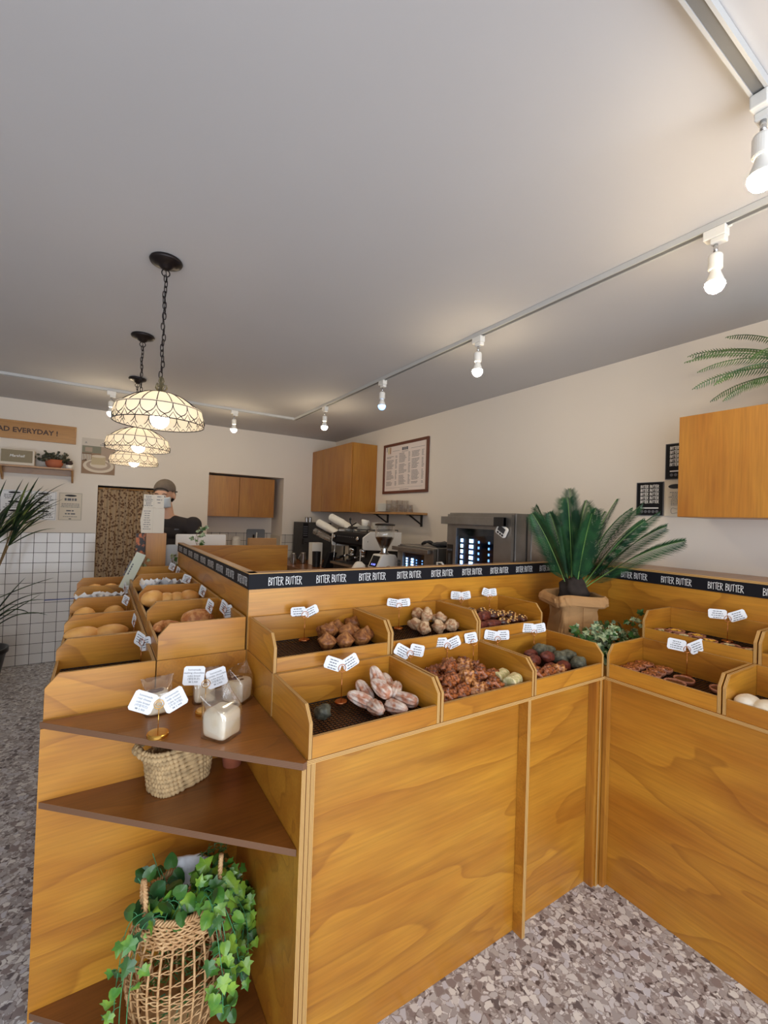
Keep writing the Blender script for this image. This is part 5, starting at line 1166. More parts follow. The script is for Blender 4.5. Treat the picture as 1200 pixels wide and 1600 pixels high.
g = G(); px0, px1, pz0, pz1 = -.178, .115, 1.848, 2.210; Yp = YB-.0042
g.box(px0, YB-.004, pz0, px1, YB-.001, pz1, 0)
def pq(a, b, c, d, m_, dy=0): g.quad((px0+a, Yp-dy, pz0+b), (px0+c, Yp-dy, pz0+b), (px0+c, Yp-dy, pz0+d), (px0+a, Yp-dy, pz0+d), m_)
def pe(cx, cz, rx, rz, m_, dy): g.add([(px0+cx+rx*math.cos(2*PI*i/28), Yp-dy, pz0+cz+rz*math.sin(2*PI*i/28)) for i in range(28)], [tuple(range(28))], m_)
pq(.004, .004, .289, .285, 1); pq(.004, .215, .165, .285, 2, .0003); pq(.03, .225, .09, .27, 3, .0005); pq(.165, .10, .289, .285, 3, .0003); pq(.004, .13, .085, .21, 4, .0005)
pe(.148, .088, .132, .070, 5, .0006); pe(.148, .094, .105, .052, 3, .0008); pe(.148, .100, .075, .034, 5, .001); pq(.085, .10, .205, .185, 6, .0012); pe(.145, .185, .060, .014, 5, .0014)
for k in range(6): pq(.008+.013*k, .138+.006*(k % 3), .016+.013*k, .200, 7, .0007)
put_text(g, 'A', (px0+.035, Yp, pz0+.305), (1, 0, 0), (0, 0, 1), .03, 8); bars(g, (px0+.15, Yp, pz0+.315), (1, 0, 0), (0, 0, 1), .13, 2, .016, 8, 3, 1)
g.build('print', (flat('poster_paper', srgb(206, 196, 184), .7), flat('poster_brown', srgb(148, 120, 96), .7), flat('poster_olive', srgb(132, 130, 112), .7), flat('poster_taupe', srgb(172, 152, 134), .7), flat('poster_dark', srgb(112, 88, 70), .7), flat('poster_plate', srgb(214, 200, 180), .7), flat('poster_cup', srgb(190, 172, 138), .7), 'cream', 'inkg'), t)
for k, (x0, x1, lb) in enumerate([(-.785, -.573, 'printed notice half hidden by palm leaves, leftmost on the back wall'), (-.561, -.360, 'printed notice with three black ovals, middle of the back wall row'), (-.345, -.152, 'printed notice with one black oval, beside the curtain')]):
    t = thing('notice', lb, 'notice', ((x0+x1)/2, YB-.003, 1.377)); g = G(); Yn = YB-.0036; z0, z1 = 1.377, 1.652; g.box(x0, YB-.003, z0, x1, YB-.001, z1, 0); w_ = x1-x0
    for a, b, c, d in ((.006, .006, w_-.006, .008), (.006, .267, w_-.006, .269), (.006, .008, .008, .267), (w_-.008, .008, w_-.006, .267)): g.quad((x0+a, Yn, z0+b), (x0+c, Yn, z0+b), (x0+c, Yn, z0+d), (x0+a, Yn, z0+d), 2)
    el = lambda cx, cz, rx, rz: g.add([(x0+cx+rx*math.cos(2*PI*i/20), Yn, z0+cz+rz*math.sin(2*PI*i/20)) for i in range(20)], [tuple(range(20))], 1)
    if k < 2:
        for zc in (.252, .165, .082): el(w_/2, zc, .046, .010); bars(g, (x0+.02, Yn, z0+zc-.025), (1, 0, 0), (0, 0, 1), w_-.04, 3, .016, 2, k+int(zc*99), 1)
    else:
        el(w_/2, .245, .048, .010); bars(g, (x0+.03, Yn, z0+.195), (1, 0, 0), (0, 0, 1), w_-.06, 1, .03, 2, 7, 1, .8); bars(g, (x0+.012, Yn, z0+.160), (1, 0, 0), (0, 0, 1), w_-.024, 3, .015, 2, 5, 1); bars(g, (x0+.05, Yn, z0+.09), (1, 0, 0), (0, 0, 1), w_-.1, 2, .03, 2, 8, 1); bars(g, (x0+.03, Yn, z0+.035), (1, 0, 0), (0, 0, 1), w_-.06, 1, .012, 2, 5, 1)
    el(w_/2, .016, .012, .004)
    g.build('print', ('paper' if k < 2 else 'cream', 'ink', 'inkg'), t)
# ================================================================ tall floor plant at the left edge
PX, PY = -.79, 4.72
t = thing('potted_palm', 'tall palm with long arching blades in a black pot at the left photo edge', 'plant', (PX, PY, 0))
g = G(); g.lathe([(.13, 0), (.185, .30), (.20, .31), (.20, .345), (.185, .345), (.17, .30), (.001, .30)], c=(PX, PY, .001), n=36); g.build('pot', 'blackp', t, smooth=True)
g = G(); g.lathe([(.17, .305), (.001, .315)], c=(PX, PY, 0), n=24, cap=False); g.build('soil', 'soil', t)
def blade(g, base, out, L_, lean, curl, w, mi=0, n=14):
    out = Vector((out[0], out[1], 0)).normalized(); side = Vector((-out.y, out.x, 0)); p = Vector(base); ang = lean; A = []
    for i in range(n+1):
        u = i/n; ww = w*math.sin(PI*min(1, .12+.88*u))**.7*(1 if u < 1 else 0); nrm = side.cross(out*math.sin(ang)+Vector((0, 0, math.cos(ang)))); A += [p-side*ww/2+nrm*ww*.2, p.copy(), p+side*ww/2+nrm*ww*.2]
        p = p+(out*math.sin(ang)+Vector((0, 0, 1))*math.cos(ang))*(L_/n); ang += curl/n*(.4+1.2*u)
    g.add(A, [q for i in range(n) for q in ((i*3, i*3+1, i*3+4, i*3+3), (i*3+1, i*3+2, i*3+5, i*3+4))], mi)
rnd = random.Random(14)
for k in range(5):
    a = [.15, -.5, 1.6, 3.0, 4.2][k]; top = Vector((PX+.10*math.cos(a)+.09, PY-.05+.08*math.sin(a), [1.30, 1.18, 1.24, 1.1, 1.2][k]))
    g = G(); g.tube([(PX+.03*math.cos(a), PY+.03*math.sin(a), .30), (PX+.04*math.cos(a)+.02, PY+.04*math.sin(a), .8), top], .006, 6, 0)
    for j in range(11):
        b = rnd.uniform(-.9, .9)+a*.25; blade(g, top, (math.cos(b), math.sin(b)*.8-.1), rnd.uniform(.36, .56), rnd.uniform(.1, .95), rnd.uniform(.25, 1.0), .030, rnd.choice([1, 1, 1, 2]))
    g.build('leaf_crown', ('bstem', 'blade', 'bladey'), t)
for (a, L_, ln, cu, z_) in [(.1, .50, 1.05, .3, .60), (-.2, .52, .75, .9, .45), (.3, .50, .55, 1.5, .38), (-.1, .52, .70, 1.5, .34), (.2, .46, .9, .1, .40), (-.4, .5, .4, 2.0, .34), (.05, .48, .5, .25, .42)]:
    g = G(); blade(g, (PX+.05, PY-.08, z_+.12), (math.cos(a), math.sin(a)-.25), L_*.98, ln, cu, .040, 0); g.build('low_leaf', 'blade', t)
# fern on the cabinet
FX, FY, FZ = 2.44, .50, 2.032
t = thing('potted_fern', 'arching green fern standing on the right wall cabinet', 'plant', (FX, FY, FZ))
g = G(); g.lathe([(.06, 0), (.10, .02), (.135, .10), (.14, .15), (.13, .15), (.12, .09), (.001, .08)], c=(FX, FY, FZ), n=36); g.build('bowl', flat('pale_blue_bowl', srgb(176, 190, 200), .3), t, smooth=True)
rnd = random.Random(31)
for k, (ox, oy, L_, ln, cu) in enumerate([(-.30, .95, .50, 1.05, .75), (-.45, .85, .50, 1.15, .8), (-.55, .75, .46, 1.25, .95), (-.35, .92, .46, 1.35, .9), (-.6, .7, .42, 1.35, 1.2), (-.25, .97, .40, 1.5, .9), (-.8, .5, .36, 1.1, 1.5), (-.15, 1, .50, .95, 1.0), (0, 1, .44, .7, .9), (-.9, .1, .34, .8, 1.4), (-.5, -.5, .36, .6, 1.2), (.3, .9, .30, .7, 1.2), (.1, -.9, .4, .7, 1.3), (-.15, .85, .30, .30, .6), (-.7, .8, .30, .4, 1.2), (-.4, .9, .36, 1.55, 1.0)]):
    g = G(); frond(g, (FX+ox*.04, FY+oy*.04, FZ+.13), (ox, oy), L_, ln, cu, .046, 40, rnd, twist=[.5, -.5, .3][k % 3], vang=.35, leafw=.0052); g.build('frond', ('fern', 'fern'), t)

# ================================================================ ovens
def oven(label, x0, y0, y1, z0, z1, big):
    t = thing('oven', label, 'oven', (x0, (y0+y1)/2, z0)); xb = XR-.05
    g = G(); g.box(x0+.03, y0, z0, xb, y1, z1); g.build('body', 'steeld', t, bevel=.004)
    g = G(); g.box(x0+.12, y0-.003, z0+.02, x0+.13, y0, z1-.02, 0); g.box(x0+.165, y0-.004, z0+.02, xb-.02, y0, z1-.02, 1); g.build('side_cover', ('blackp', 'steel'), t)
    h = z1-z0; W_ = y1-y0; ya = y1-W_*.13; yb = y0+W_*.24
    g = G(); g.box(x0+.012, y1-.002, z0+.01, x0+.03, ya, z1-.01, 0); g.build('control_side', 'steeld', t)
    g = G(); yc0, yc1 = y1-.010, ya+.006; g.box(x0+.008, yc1, z0+h*.12, x0+.012, yc0, z0+h*.64, 0)
    for r in range(3):
        for c in range(4): g.box(x0+.0074, yc1+.008+.013*c, z0+h*(.18+.06*r), x0+.008, yc1+.015+.013*c, z0+h*(.21+.06*r), 1)
    for c in range(4): g.box(x0+.0074, yc1+.008+.013*c, z0+h*.57, x0+.008, yc1+.015+.013*c, z0+h*.59, 1)
    g.box(x0+.0074, yc1+.022, z0+h*.42, x0+.008, yc1+.045, z0+h*.54, 2); g.build('control_panel', ('blackp', 'inkg', 'dkgrey'), t)
    # door: frame ring, glass, interior
    g = G(); d0, d1 = y0+.005, ya-.004; a0, a1 = yb, ya-.03; b0, b1 = z0+h*.06, z1-h*.17
    g.box(x0, d0, z0+.01, x0+.022, a0, z1-.01); g.box(x0, a1, z0+.01, x0+.022, d1, z1-.01); g.box(x0, a0, z0+.01, x0+.022, a1, b0); g.box(x0, a0, b1, x0+.022, a1, z1-.01)
    dr = g.build('door', 'steeld', t)
    g = G(); g.box(x0+.004, a0, b0, x0+.009, a1, b1); g.build('window_pane', 'smoke', dr)
    g = G(); g.box(x0+.0225, a0, b0, x0+.029, a1, b1, 0); g.build('cavity_back', 'black', dr)
    g = G(); rr = random.Random(3)
    cols = [(.12, 1, .022), (.38, 1, .036), (.58, 0, .012), (.84, 0, .011)]
    for u, bright, wd in cols:
        yc = a1-(a1-a0)*u
        for k in range(10):
            zc = b0+(b1-b0)*(.10+.078*k); hh = (b1-b0)*(.032 if not bright else .048); g.box(x0+.014, yc-wd/2*(a1-a0)/.38, zc, x0+.018, yc+wd/2*(a1-a0)/.38, zc+hh, 0 if bright else 1)
    g.build('interior_lights', ('led', 'led2'), dr)
    g = G(); hz = z1-h*.085; g.box(x0-.035, y0+.06*W_, hz-h*.045, x0-.012, y1+.012, hz+h*.04, 0); g.box(x0-.012, y0+.2*W_, hz-.01, x0, y0+.24*W_, hz+.01, 1); g.box(x0-.012, y1-.06*W_, hz-.01, x0, y1-.02*W_, hz+.01, 1); g.build('handle', ('steeld', 'blackp'), dr, bevel=.002)
    if big: g = G(); g.box(x0-.036, y0+.06*W_, hz-h*.047, x0-.011, y0+.19*W_, hz+h*.042, 0); g.build('handle_cap', 'blackp', dr)
    return t
g = G(); bd(g, 1.70, 1.70, .93, XR-.02, 5.28, .97, 0); t = thing('back_counter', 'dark brown work counter along the right wall behind the display counters', 'counter', (2.2, 3.4, 0))
g.build('worktop', ('shelf', 'edark', 'edark', 'edark'), t); g = G(); g.box(1.98, 1.75, 0, XR-.03, 5.28, .93); g.build('cupboard', 'plyZ', t)
oven('large steel convection oven with lit window behind the middle counter', 1.95, 1.706, 2.272, .972, 1.556, 1)
oven('low steel oven beside the coffee grinder, its window lit blue', 1.95, 2.385, 2.850, .972, 1.308, 0)
t = thing('kitchen_timer', 'white kitchen timer stuck aslant on the large oven door', 'timer', (1.943, 1.775, 1.40)); X_ = Matrix.Translation((1.945, 1.770, 1.455)) @ Matrix.Rotation(.5, 4, 'X')
g = G(); g.X = X_; g.prism([(a, b) for a, b in card_shape(.078, .062, .012)], 'x', -.014, 0); g.build('case', 'white', t, bevel=.002)
g = G(); g.X = X_; g.box(-.016, -.026, -.008, -.014, .026, .022); g.build('display', 'dkgrey', t)
g = G(); g.X = X_
for y in (-.022, -.004, .016): g.box(-.017, y-.006, -.024, -.014, y+.006, -.014)
g.build('buttons', 'blackp', t)
g = G(); g.ball((0, 0, .014), (.10, .05, .022), 30, 14, amp=.45, fr=22, seed=2); o = g.build('folded_cloth', 'dkgrey', loc=(0, 0, 0), smooth=True); o.location = (2.12, 2.48, 1.309); tag(o, 'crumpled grey brown cloth on top of the low oven', 'cloth')
g = G(); g.tube([(.035*math.cos(a)*1.3, .03*math.sin(a), .012+.010*math.sin(a*2)) for a in [2*PI*i/20 for i in range(20)]], .009, 8, closed=True); o = g.build('oven_glove', 'blackp', loc=(0, 0, 0), smooth=True); o.location = (2.06, 2.60, 1.318); tag(o, 'looped black glove lying on the low oven beside the cloth', 'glove')
# ================================================================ espresso machine
EX, EY0, EY1 = 1.96, 3.39, 4.02
t = thing('espresso_machine', 'black espresso machine with white end panels on the back counter', 'coffee machine', (2.15, 3.7, .972))
g = G(); g.box(EX+.05, EY0+.012, 1.235, 2.36, EY1-.012, 1.362); g.box(2.15, EY0+.012, .995, 2.36, EY1-.012, 1.235); g.box(EX+.02, EY0+.02, .985, 2.36, EY1-.02, 1.06); g.build('body', 'blackp', t, bevel=.004)
g = G(); g.prism([(EX, 1.262), (EX+.052, 1.235), (EX+.052, 1.358), (EX+.012, 1.345)], 'y', EY0+.014, EY1-.014); g.build('control_fascia', 'black', t, bevel=.002)
g = G()
for k in range(10): g.ball((EX+.002, EY0+.18+.035*k, 1.318), .0035, 8, 6, 0)
g.build('buttons', 'chrome', t)
for y in (EY0+.09, EY1-.07): g = G(); g.lathe([(.020, 0), (.020, .016), (.012, .020), (.001, .020)], c=(EX+.004, y, 1.308), n=20, ax=(-1, 0, .2)); g.build('steam_knob', 'chrome', t, smooth=True)
for y, nm in ((EY0, 'end_panel'), (EY1-.012, 'end_panel')):
    g = G(); g.prism([(EX, 1.232), (EX, 1.325), (EX+.075, 1.378), (2.375, 1.378), (2.375, 1.20), (EX+.01, 1.216)], 'y', y, y+.012); g.build(nm, 'white', t, bevel=.004)
g = G(); g.ball((EX+.05, EY0-.001, 1.29), .004, 8, 6); g.build('screw', 'blackp', t)
for k, y in enumerate((EY0+.16, EY0+.36)):
    g = G(); g.lathe([(.036, 0), (.038, .03), (.034, .06), (.001, .06)], c=(EX+.10, y, 1.165), n=24); gh = g.build('group_head', 'chrome', t, smooth=True)
    g = G(); g.lathe([(.030, 0), (.032, .028), (.001, .028)], c=(EX+.10, y, 1.135), n=24); g.tube([(EX+.07, y, 1.150), (EX-.01, y-.02, 1.135)], .009, 8); g.tube([(EX-.01, y-.02, 1.135), (EX-.09, y-.04, 1.118)], .012, 10, 1); g.build('portafilter', ('chrome', 'blackp'), t, smooth=True)
for y in (EY0+.05, EY1-.06): g = G(); g.tube([(EX+.03, y, 1.245), (EX+.01, y, 1.2), (EX, y-.01, 1.12), (EX-.01, y-.02, 1.07)], .004, 8); g.build('steam_wand', 'chrome', t, smooth=True)
g = G(); g.box(EX-.02, EY0+.03, 1.045, EX+.16, EY1-.03, 1.066)
for k in range(12): g.box(EX-.01, EY0+.05+.045*k, 1.066, EX+.15, EY0+.055+.045*k, 1.069)
g.build('drip_tray', 'steel', t)
g = G(); z = 1.395
g.tube([(EX+.06, EY0+.03, z), (EX+.06, EY1-.03, z), (2.35, EY1-.03, z), (2.35, EY0+.03, z)], .004, 8, closed=True)
for x, y in ((EX+.06, EY0+.03), (EX+.06, EY1-.03), (2.35, EY1-.03), (2.35, EY0+.03), (EX+.06, 3.7)): g.tube([(x, y, 1.36), (x, y, z)], .0035, 6)
g.build('cup_rail', 'blackp', t)
CUPS = 'paper_cup_stack'
def cupstack(label, a, b, r0, r1, mat, n=9):
    a, b = Vector(a), Vector(b); g = G(); L_ = (b-a).length; prof = []
    for k in range(n):
        s_ = L_*k/n*.55; prof += [(r0+.002, s_), (r0+.002, s_+.003), (r0-.001, s_+.004), (r0-.0015, L_*(k+1)/n*.55)]
    prof += [(r1, L_), (.001, L_)]; g.lathe([(r0-.006, .05), (r0-.001, .0)]+prof, c=a, n=24, ax=(b-a), cap=False); return tag(g.build('cup_stack', mat, smooth=False), label, 'cups')
cupstack('stack of white paper cups lying aslant over the espresso machine, lower one', (2.02, 4.46, 1.430), (2.07, 4.10, 1.335), .040, .030, 'white')
cupstack('stack of white paper cups lying aslant over the espresso machine, upper one', (2.07, 4.26, 1.497), (2.14, 3.90, 1.385), .038, .029, 'white')
cupstack('stack of clear plastic cups lying aslant below the white cups', (2.00, 4.50, 1.335), (2.04, 4.17, 1.262), .037, .028, 'glass')
t = thing('cup_dispenser', 'black slanted cup holder frame behind the paper cups', 'cup holder', (2.15, 4.3, .972))
g = G()
for y, x in ((4.36, 2.12), (4.12, 2.16)): g.tube([(x, y, .972), (x, y, 1.40)], .008, 6)
g.build('post', 'blackp', t); g = G(); g.tube([(2.11, 4.45, 1.405), (2.16, 4.08, 1.300)], .010, 6); g.tube([(2.14, 4.40, 1.480), (2.20, 3.98, 1.380)], .010, 6); g.build('rail', 'blackp', t)
def saucers(x, y, z, n, lab, r=.9):
    for k in range(n): place(PLT, (x, y, z+.0088*k), s=r, label='%s, %s from the bottom' % (lab, ['first', 'second', 'third', 'fourth', 'fifth', 'sixth', 'seventh', 'eighth', 'ninth', 'tenth'][k]), cat='plate', group='saucers on the espresso machine')
saucers(2.20, 3.50, 1.380, 9, 'white saucer in the tall stack behind the coffee grinder', .95); saucers(2.14, 3.70, 1.380, 5, 'white saucer in the low stack on the espresso machine', .9)
g = G(); g.lathe([(.001, .004), (.022, .004), (.036, .052), (.038, .052), (.025, .0), (.001, 0)], n=26, cap=False); g.tube([(.034, 0, .042), (.050, 0, .036), (.048, 0, .018), (.028, 0, .014)], .003, 6); CUP = proto('coffee_cup', g, 'white')
for i, (x, y, z_, rx_) in enumerate([(2.14, 3.67, 1.427, 0), (2.17, 3.74, 1.427, .3), (2.09, 3.87, 1.39, 1.3), (2.20, 3.88, 1.39, 1.2)]): place(CUP, (x, y, z_), i*1.7, rx_, label='white coffee cup on the espresso machine, %s' % ['upright on the low saucer stack', 'tilted on the low saucer stack', 'lying on its side in front', 'lying on its side behind'][i], cat='cup', group='white coffee cups')
g = G(); g.tube([(2.06, 3.76, 1.40), (2.05, 3.80, 1.45), (2.04, 3.79, 1.475)], .006, 8); g.ball((2.04, 3.785, 1.487), (.012, .012, .014), 12, 8); g.tube([(2.05, 3.84, 1.402), (2.06, 3.70, 1.452)], .006, 8); g.ball((2.06, 3.75, 1.404), (.03, .07, .014), 16, 8, amp=.4, fr=60); tag(g.build('coffee_tamper', 'blackp', smooth=True), 'black handled coffee tools lying on top of the espresso machine', 'coffee tool')
# coffee grinder
t = thing('coffee_grinder', 'white coffee grinder with a hopper of dark beans behind the middle counter', 'coffee grinder', (1.93, 3.0, .972), .0)
c = (1.935, 3.0, 0)
g = G(); g.prism([(-.10, .90-.0), (.09, .90), (.09, 1.18), (.065, 1.215), (-.06, 1.215), (-.10, 1.13), (-.11, 1.115), (-.105, 1.10), (-.075, 1.09), (-.075, 1.0), (-.10, .985)][::1], 'y', 2.93, 3.07)
g.v = [(1.935+a, b, max(z_, .972)) for a, b, z_ in g.v]; g.build('body', 'white', t, bevel=.010)
g = G(); g.prism([(1.825, 1.118), (1.832, 1.113), (1.872, 1.198), (1.865, 1.203)], 'y', 2.95, 3.05); sc = g.build('display', 'black', t); g = G(); X0 = Vector((1.829, 0, 1.131)); dv = Vector((.036, 0, .078)).normalized()
for k, y in enumerate((2.975, 2.995, 3.02)): a = X0; g.quad((a.x-.001, y, a.z), (a.x-.001, y-.012, a.z), (a.x+dv.x*.014-.001, y-.012, a.z+dv.z*.014), (a.x+dv.x*.014-.001, y, a.z+dv.z*.014), 0)
g.build('digits', 'lcd', sc)
g = G(); g.lathe([(.040, 0), (.040, .012), (.028, .014), (.026, .05), (.001, .05)], c=(c[0], c[1], 1.214), n=28); g.build('collar', 'chrome', t, smooth=False)
g = G(); g.lathe([(.028, 1.255), (.034, 1.262), (.076, 1.345), (.079, 1.365), (.079, 1.445), (.077, 1.445), (.077, 1.366), (.074, 1.348), (.032, 1.266), (.026, 1.26)], c=(c[0], c[1], 0), n=36, cap=False); g.build('hopper', 'glass', t, smooth=True)
g = G(); g.lathe([(.001, 1.262), (.030, 1.264), (.070, 1.342), (.071, 1.350), (.05, 1.354), (.001, 1.352)], c=(c[0], c[1], 0), n=36); g.build('coffee_beans', flat('coffee_beans', srgb(34, 22, 18), .4, noise=.5, nscale=120, bump=1), t)
g = G(); g.lathe([(.080, 1.446), (.082, 1.456), (.06, 1.463), (.001, 1.465)], c=(c[0], c[1], 0), n=36); g.build('lid', 'blackp', t, smooth=False)
g = G(); g.tube([(c[0]-.01+.022*math.cos(a), 2.919, 1.115+.012*math.sin(a)) for a in [2*PI*i/24 for i in range(24)]], .002, 5, closed=True); g.ball((c[0]-.01, 2.921, 1.115), (.010, .002, .006), 12, 6); g.build('badge', 'blackp', t)
g = G(); g.lathe([(.03, 0), (.034, .025), (.03, .03), (.001, .03)], c=(1.80, 2.96, 1.055), n=24); g.tube([(1.77, 2.95, 1.07), (1.70, 2.90, 1.075)], .011, 10, 1); g.box(1.78, 2.93, .972, 1.85, 2.99, 1.055, 1); tag(g.build('portafilter_holder', ('chrome', 'blackp')), 'portafilter resting on a dark stand left of the coffee grinder', 'coffee tool')
g = G(); g.ball((1.80, 3.16, 1.05), (.07, .06, .085), 20, 12, amp=.25, fr=14, seed=3); g.v = [(x, y, max(z, .972)) for x, y, z in g.v]; tag(g.build('white_jug', 'white', smooth=True), 'white rounded jug at the counter edge left of the grinder', 'jug')
g = G(); g.tube([(1.90, 2.27, 1.12), (1.90, 2.29, 1.222), (1.90, 2.245, 1.224), (1.90, 2.20, 1.19)], .007, 8); g.lathe([(.045, .972), (.05, 1.17), (.048, 1.17), (.043, .976), (.001, .976)], c=(1.90, 2.23, 0), n=24, cap=False); 
tag(g.build('white_pitcher', 'white', smooth=True), 'white pitcher handle showing between the two ovens', 'pitcher')
# water machine and clutter in the corner
t = thing('ice_machine', 'dark upright machine with key panel in the corner below the wall cabinet', 'kitchen machine', (2.2, 5.1, .972))
g = G(); g.box(2.045, 4.98, .975, 2.42, 5.28, 1.425); g.build('body', 'dkgrey', t, bevel=.004); g = G(); g.box(2.048, 4.974, 1.24, 2.112, 4.98, 1.415, 0)
for r in range(5):
    for c_ in range(3): g.box(2.055+.018*c_, 4.972, 1.26+.026*r, 2.067+.018*c_, 4.974, 1.275+.026*r, 1)
g.build('key_panel', ('black', 'inkg'), t); g = G(); g.tube([(2.06, 4.965, 1.19), (2.11, 4.955, 1.18)], .006, 8); g.box(2.030, 4.96, 1.165, 2.055, 4.978, 1.235); g.build('lever', 'blackp', t)
for i, x in enumerate((2.12, 2.165)): g = G(); g.lathe([(.019, 0), (.019, .055), (.016, .062), (.001, .062)], c=(x, 5.05, 1.427), n=20); tag(g.build('steel_canister', 'steel', smooth=False), 'small steel canister on the dark corner machine, '+['left', 'right'][i], 'canister', 'steel canisters')
g = G(); g.box(1.95, 4.46, .972, 2.07, 4.56, 1.213); tag(g.build('white_carton', 'white', bevel=.003), 'plain white carton standing left of the espresso machine', 'box')
g = G(); g.lathe([(.04, 0), (.046, .16), (.044, .16), (.038, .004), (.001, .004)], c=(1.93, 4.30, .972), n=24, cap=False); tag(g.build('black_jar', 'blackp'), 'black jar on the back counter left of the espresso machine', 'jar')
g = G(); g.prism([(1.96, .972), (2.06, .972), (2.10, 1.13), (2.02, 1.13)], 'y', 4.16, 4.24); tag(g.build('card_terminal', 'black', bevel=.004), 'black leaning device beside the espresso machine', 'device')
for i, (x, y) in enumerate(((1.80, 4.62), (1.93, 4.66))):
    g = G(); g.lathe([(.028, 0), (.034, .05), (.026, .11), (.028, .12), (.026, .12), (.024, .108), (.031, .05), (.001, .004)], c=(x, y, .972), n=24, cap=False); g.tube([(x-.03, y, .99), (x-.055, y, 1.03), (x-.03, y, 1.075)], .004, 6); tag(g.build('milk_jug', 'steel', smooth=True), 'steel milk jug on the back counter, '+['left', 'right'][i]+' one', 'jug', 'milk jugs')
# ================================================================ staff side: partition, desk, monitor, things
t = thing('partition_panel', 'amber plywood panel standing behind the left counter ledge', 'panel', (.88, 3.42, 0)); g = G(); bd(g, .494, 3.405, 0, 1.277, 3.423, 1.262); g.build('board', PE, t)
t = thing('staff_desk', 'plywood work desk behind the panel where the monitor stands', 'desk', (.88, 3.7, 0)); g = G(); bd(g, .50, 3.425, .932, 1.30, 3.885, .95); g.build('top', PE, t); g = G(); bd(g, .50, 3.43, 0, .518, 3.88, .931); bd(g, 1.28, 3.43, 0, 1.298, 3.88, .931); g.build('side', PE, t)
t = thing('monitor', 'back of a white computer monitor in front of the person', 'monitor', (.70, 3.80, .95)); g = G(); g.prism(card_shape(.385, .26, .012), 'y', 3.845, 3.862); g.v = [(x+.705, y, z+1.192) for x, y, z in g.v]; g.build('case', 'white', t, bevel=.003)
g = G(); g.box(.64, 3.76, .951, .77, 3.88, .958); g.box(.68, 3.835, .958, .73, 3.845, 1.15); g.build('stand', 'steel', t)
for i, (x0, x1, z1, y) in enumerate([(1.05, 1.285, 1.300, 3.70), (1.10, 1.30, 1.288, 3.76)]):
    g = G(); g.box(x0, y, .951, x1, y+.05, z1); tag(g.build('kraft_folder', 'kraft', bevel=.002), 'brown kraft paper bag stack behind the panel, '+['front one', 'rear one'][i], 'paper bag', 'kraft bags')
bc = thing('alcove_counter', 'low counter along the back wall below the alcove', 'counter', (1.5, 5.1, 0)); g = G(); bd(g, .75, 4.86, .86, 1.95, YB-.012, .88); g.build('top', PE, bc); g = G(); g.box(.77, 4.90, 0, 1.93, YB-.02, .859); g.build('cupboard', 'plyZ', bc)
g = G(); g.prism(card_shape(.235, .42, .02), 'y', AY-.03, AY-.018); g.v = [(x+1.715, y, z+1.098) for x, y, z in g.v]; tag(g.build('cutting_board', flat('slate_board', srgb(120, 124, 130), .6)), 'grey cutting board leaning in the alcove', 'cutting board')
g = G(); g.lathe([(.03, 0), (.06, .04), (.058, .04), (.028, .004), (.001, .004)], c=(1.50, AY-.12, .88), n=26, cap=False); g.v = [(x, y, z+.30 if 0 else z) for x, y, z in g.v]
g = G(); g.ball((1.45, AY-.1, 1.185), (.05, .05, .035), 20, 10); g.lathe([(.045, .88), (.05, 1.17), (.001, 1.17)], c=(1.45, AY-.1, 0), n=24); tag(g.build('lidded_canister', 'white', smooth=True), 'white domed canister in the alcove', 'canister')
g = G(); g.lathe([(.04, .88), (.045, 1.08), (.04, 1.08), (.001, .9)], c=(1.67, AY-.12, 0), n=20, cap=False, mi=0); g.tube([(1.665, AY-.12, .9), (1.66, AY-.12, 1.24)], .012, 8, 1); g.tube([(1.68, AY-.12, .9), (1.70, AY-.12, 1.27)], .009, 8, 0); tag(g.build('utensil_pot', ('white', 'blackp'), smooth=True), 'pot of knives and utensils before the grey cutting board', 'utensils')
# pillar stand with paper cards, picture, green board
t = thing('display_stand', 'narrow plywood stand at the far end of the left counter, topped by cards', 'stand', (.35, 3.62, ZU)); g = G(); g.box(.283, 3.56, ZU+.001, .412, 3.70, 1.340); g.build('box', 'plyZ', t)
def food_photo():
    return flat('food_photograph', srgb(40, 30, 28), .5, noise=1, nscale=34, c2=srgb(190, 104, 54), p0=.5, p1=.6)
g = G(); g.box(.222, 3.60, 1.16, .282, 3.606, 1.335); g.build('picture', food_photo(), t)
t = thing('menu_flyer', 'upright white price cards on top of the plywood stand', 'price card', (.34, 3.6, 1.34))
g = G(); g.box(.258, 3.575, 1.521, .322, 3.58, 1.616, 0); g.box(.322, 3.570, 1.521, .388, 3.60, 1.617, 0); bars(g, (.262, 3.5744, 1.60), (1, 0, 0), (0, 0, 1), .055, 7, .011, 1, 3, 1); bars(g, (.335, 3.5694, 1.60), (1, 0, 0), (0, 0, 1), .045, 3, .022, 1, 5, .8, .25); g.build('upper_card', ('cream', 'inkg'), t)
g = G(); g.prism([(.250, 1.341), (.242, 1.43), (.256, 1.52), (.322, 1.52), (.322, 1.341)], 'y', 3.572, 3.58, 0); g.box(.322, 3.566, 1.341, .394, 3.60, 1.52, 0); bars(g, (.256, 3.5714, 1.495), (1, 0, 0), (0, 0, 1), .055, 9, .016, 1, 9, 1, .25); g.build('lower_card', ('cream', 'inkg'), t)
g = G(); g.X = Matrix.Translation((.195, 3.36, 1.10)) @ Matrix.Rotation(.42, 4, 'Y') @ Matrix.Rotation(-.25, 4, 'X')
g.box(-.030, -.002, -.125, .030, .002, .125, 0); bars(g, (-.02, -.0026, .06), (0, 0, -1), (1, 0, 0), .11, 2, .02, 1, 4, 1); g.X = None; tag(g.build('green_card', (flat('pale_green_card', srgb(198, 204, 188), .7), 'inkg')), 'long pale green card leaning at the far end between the tray rows', 'card')
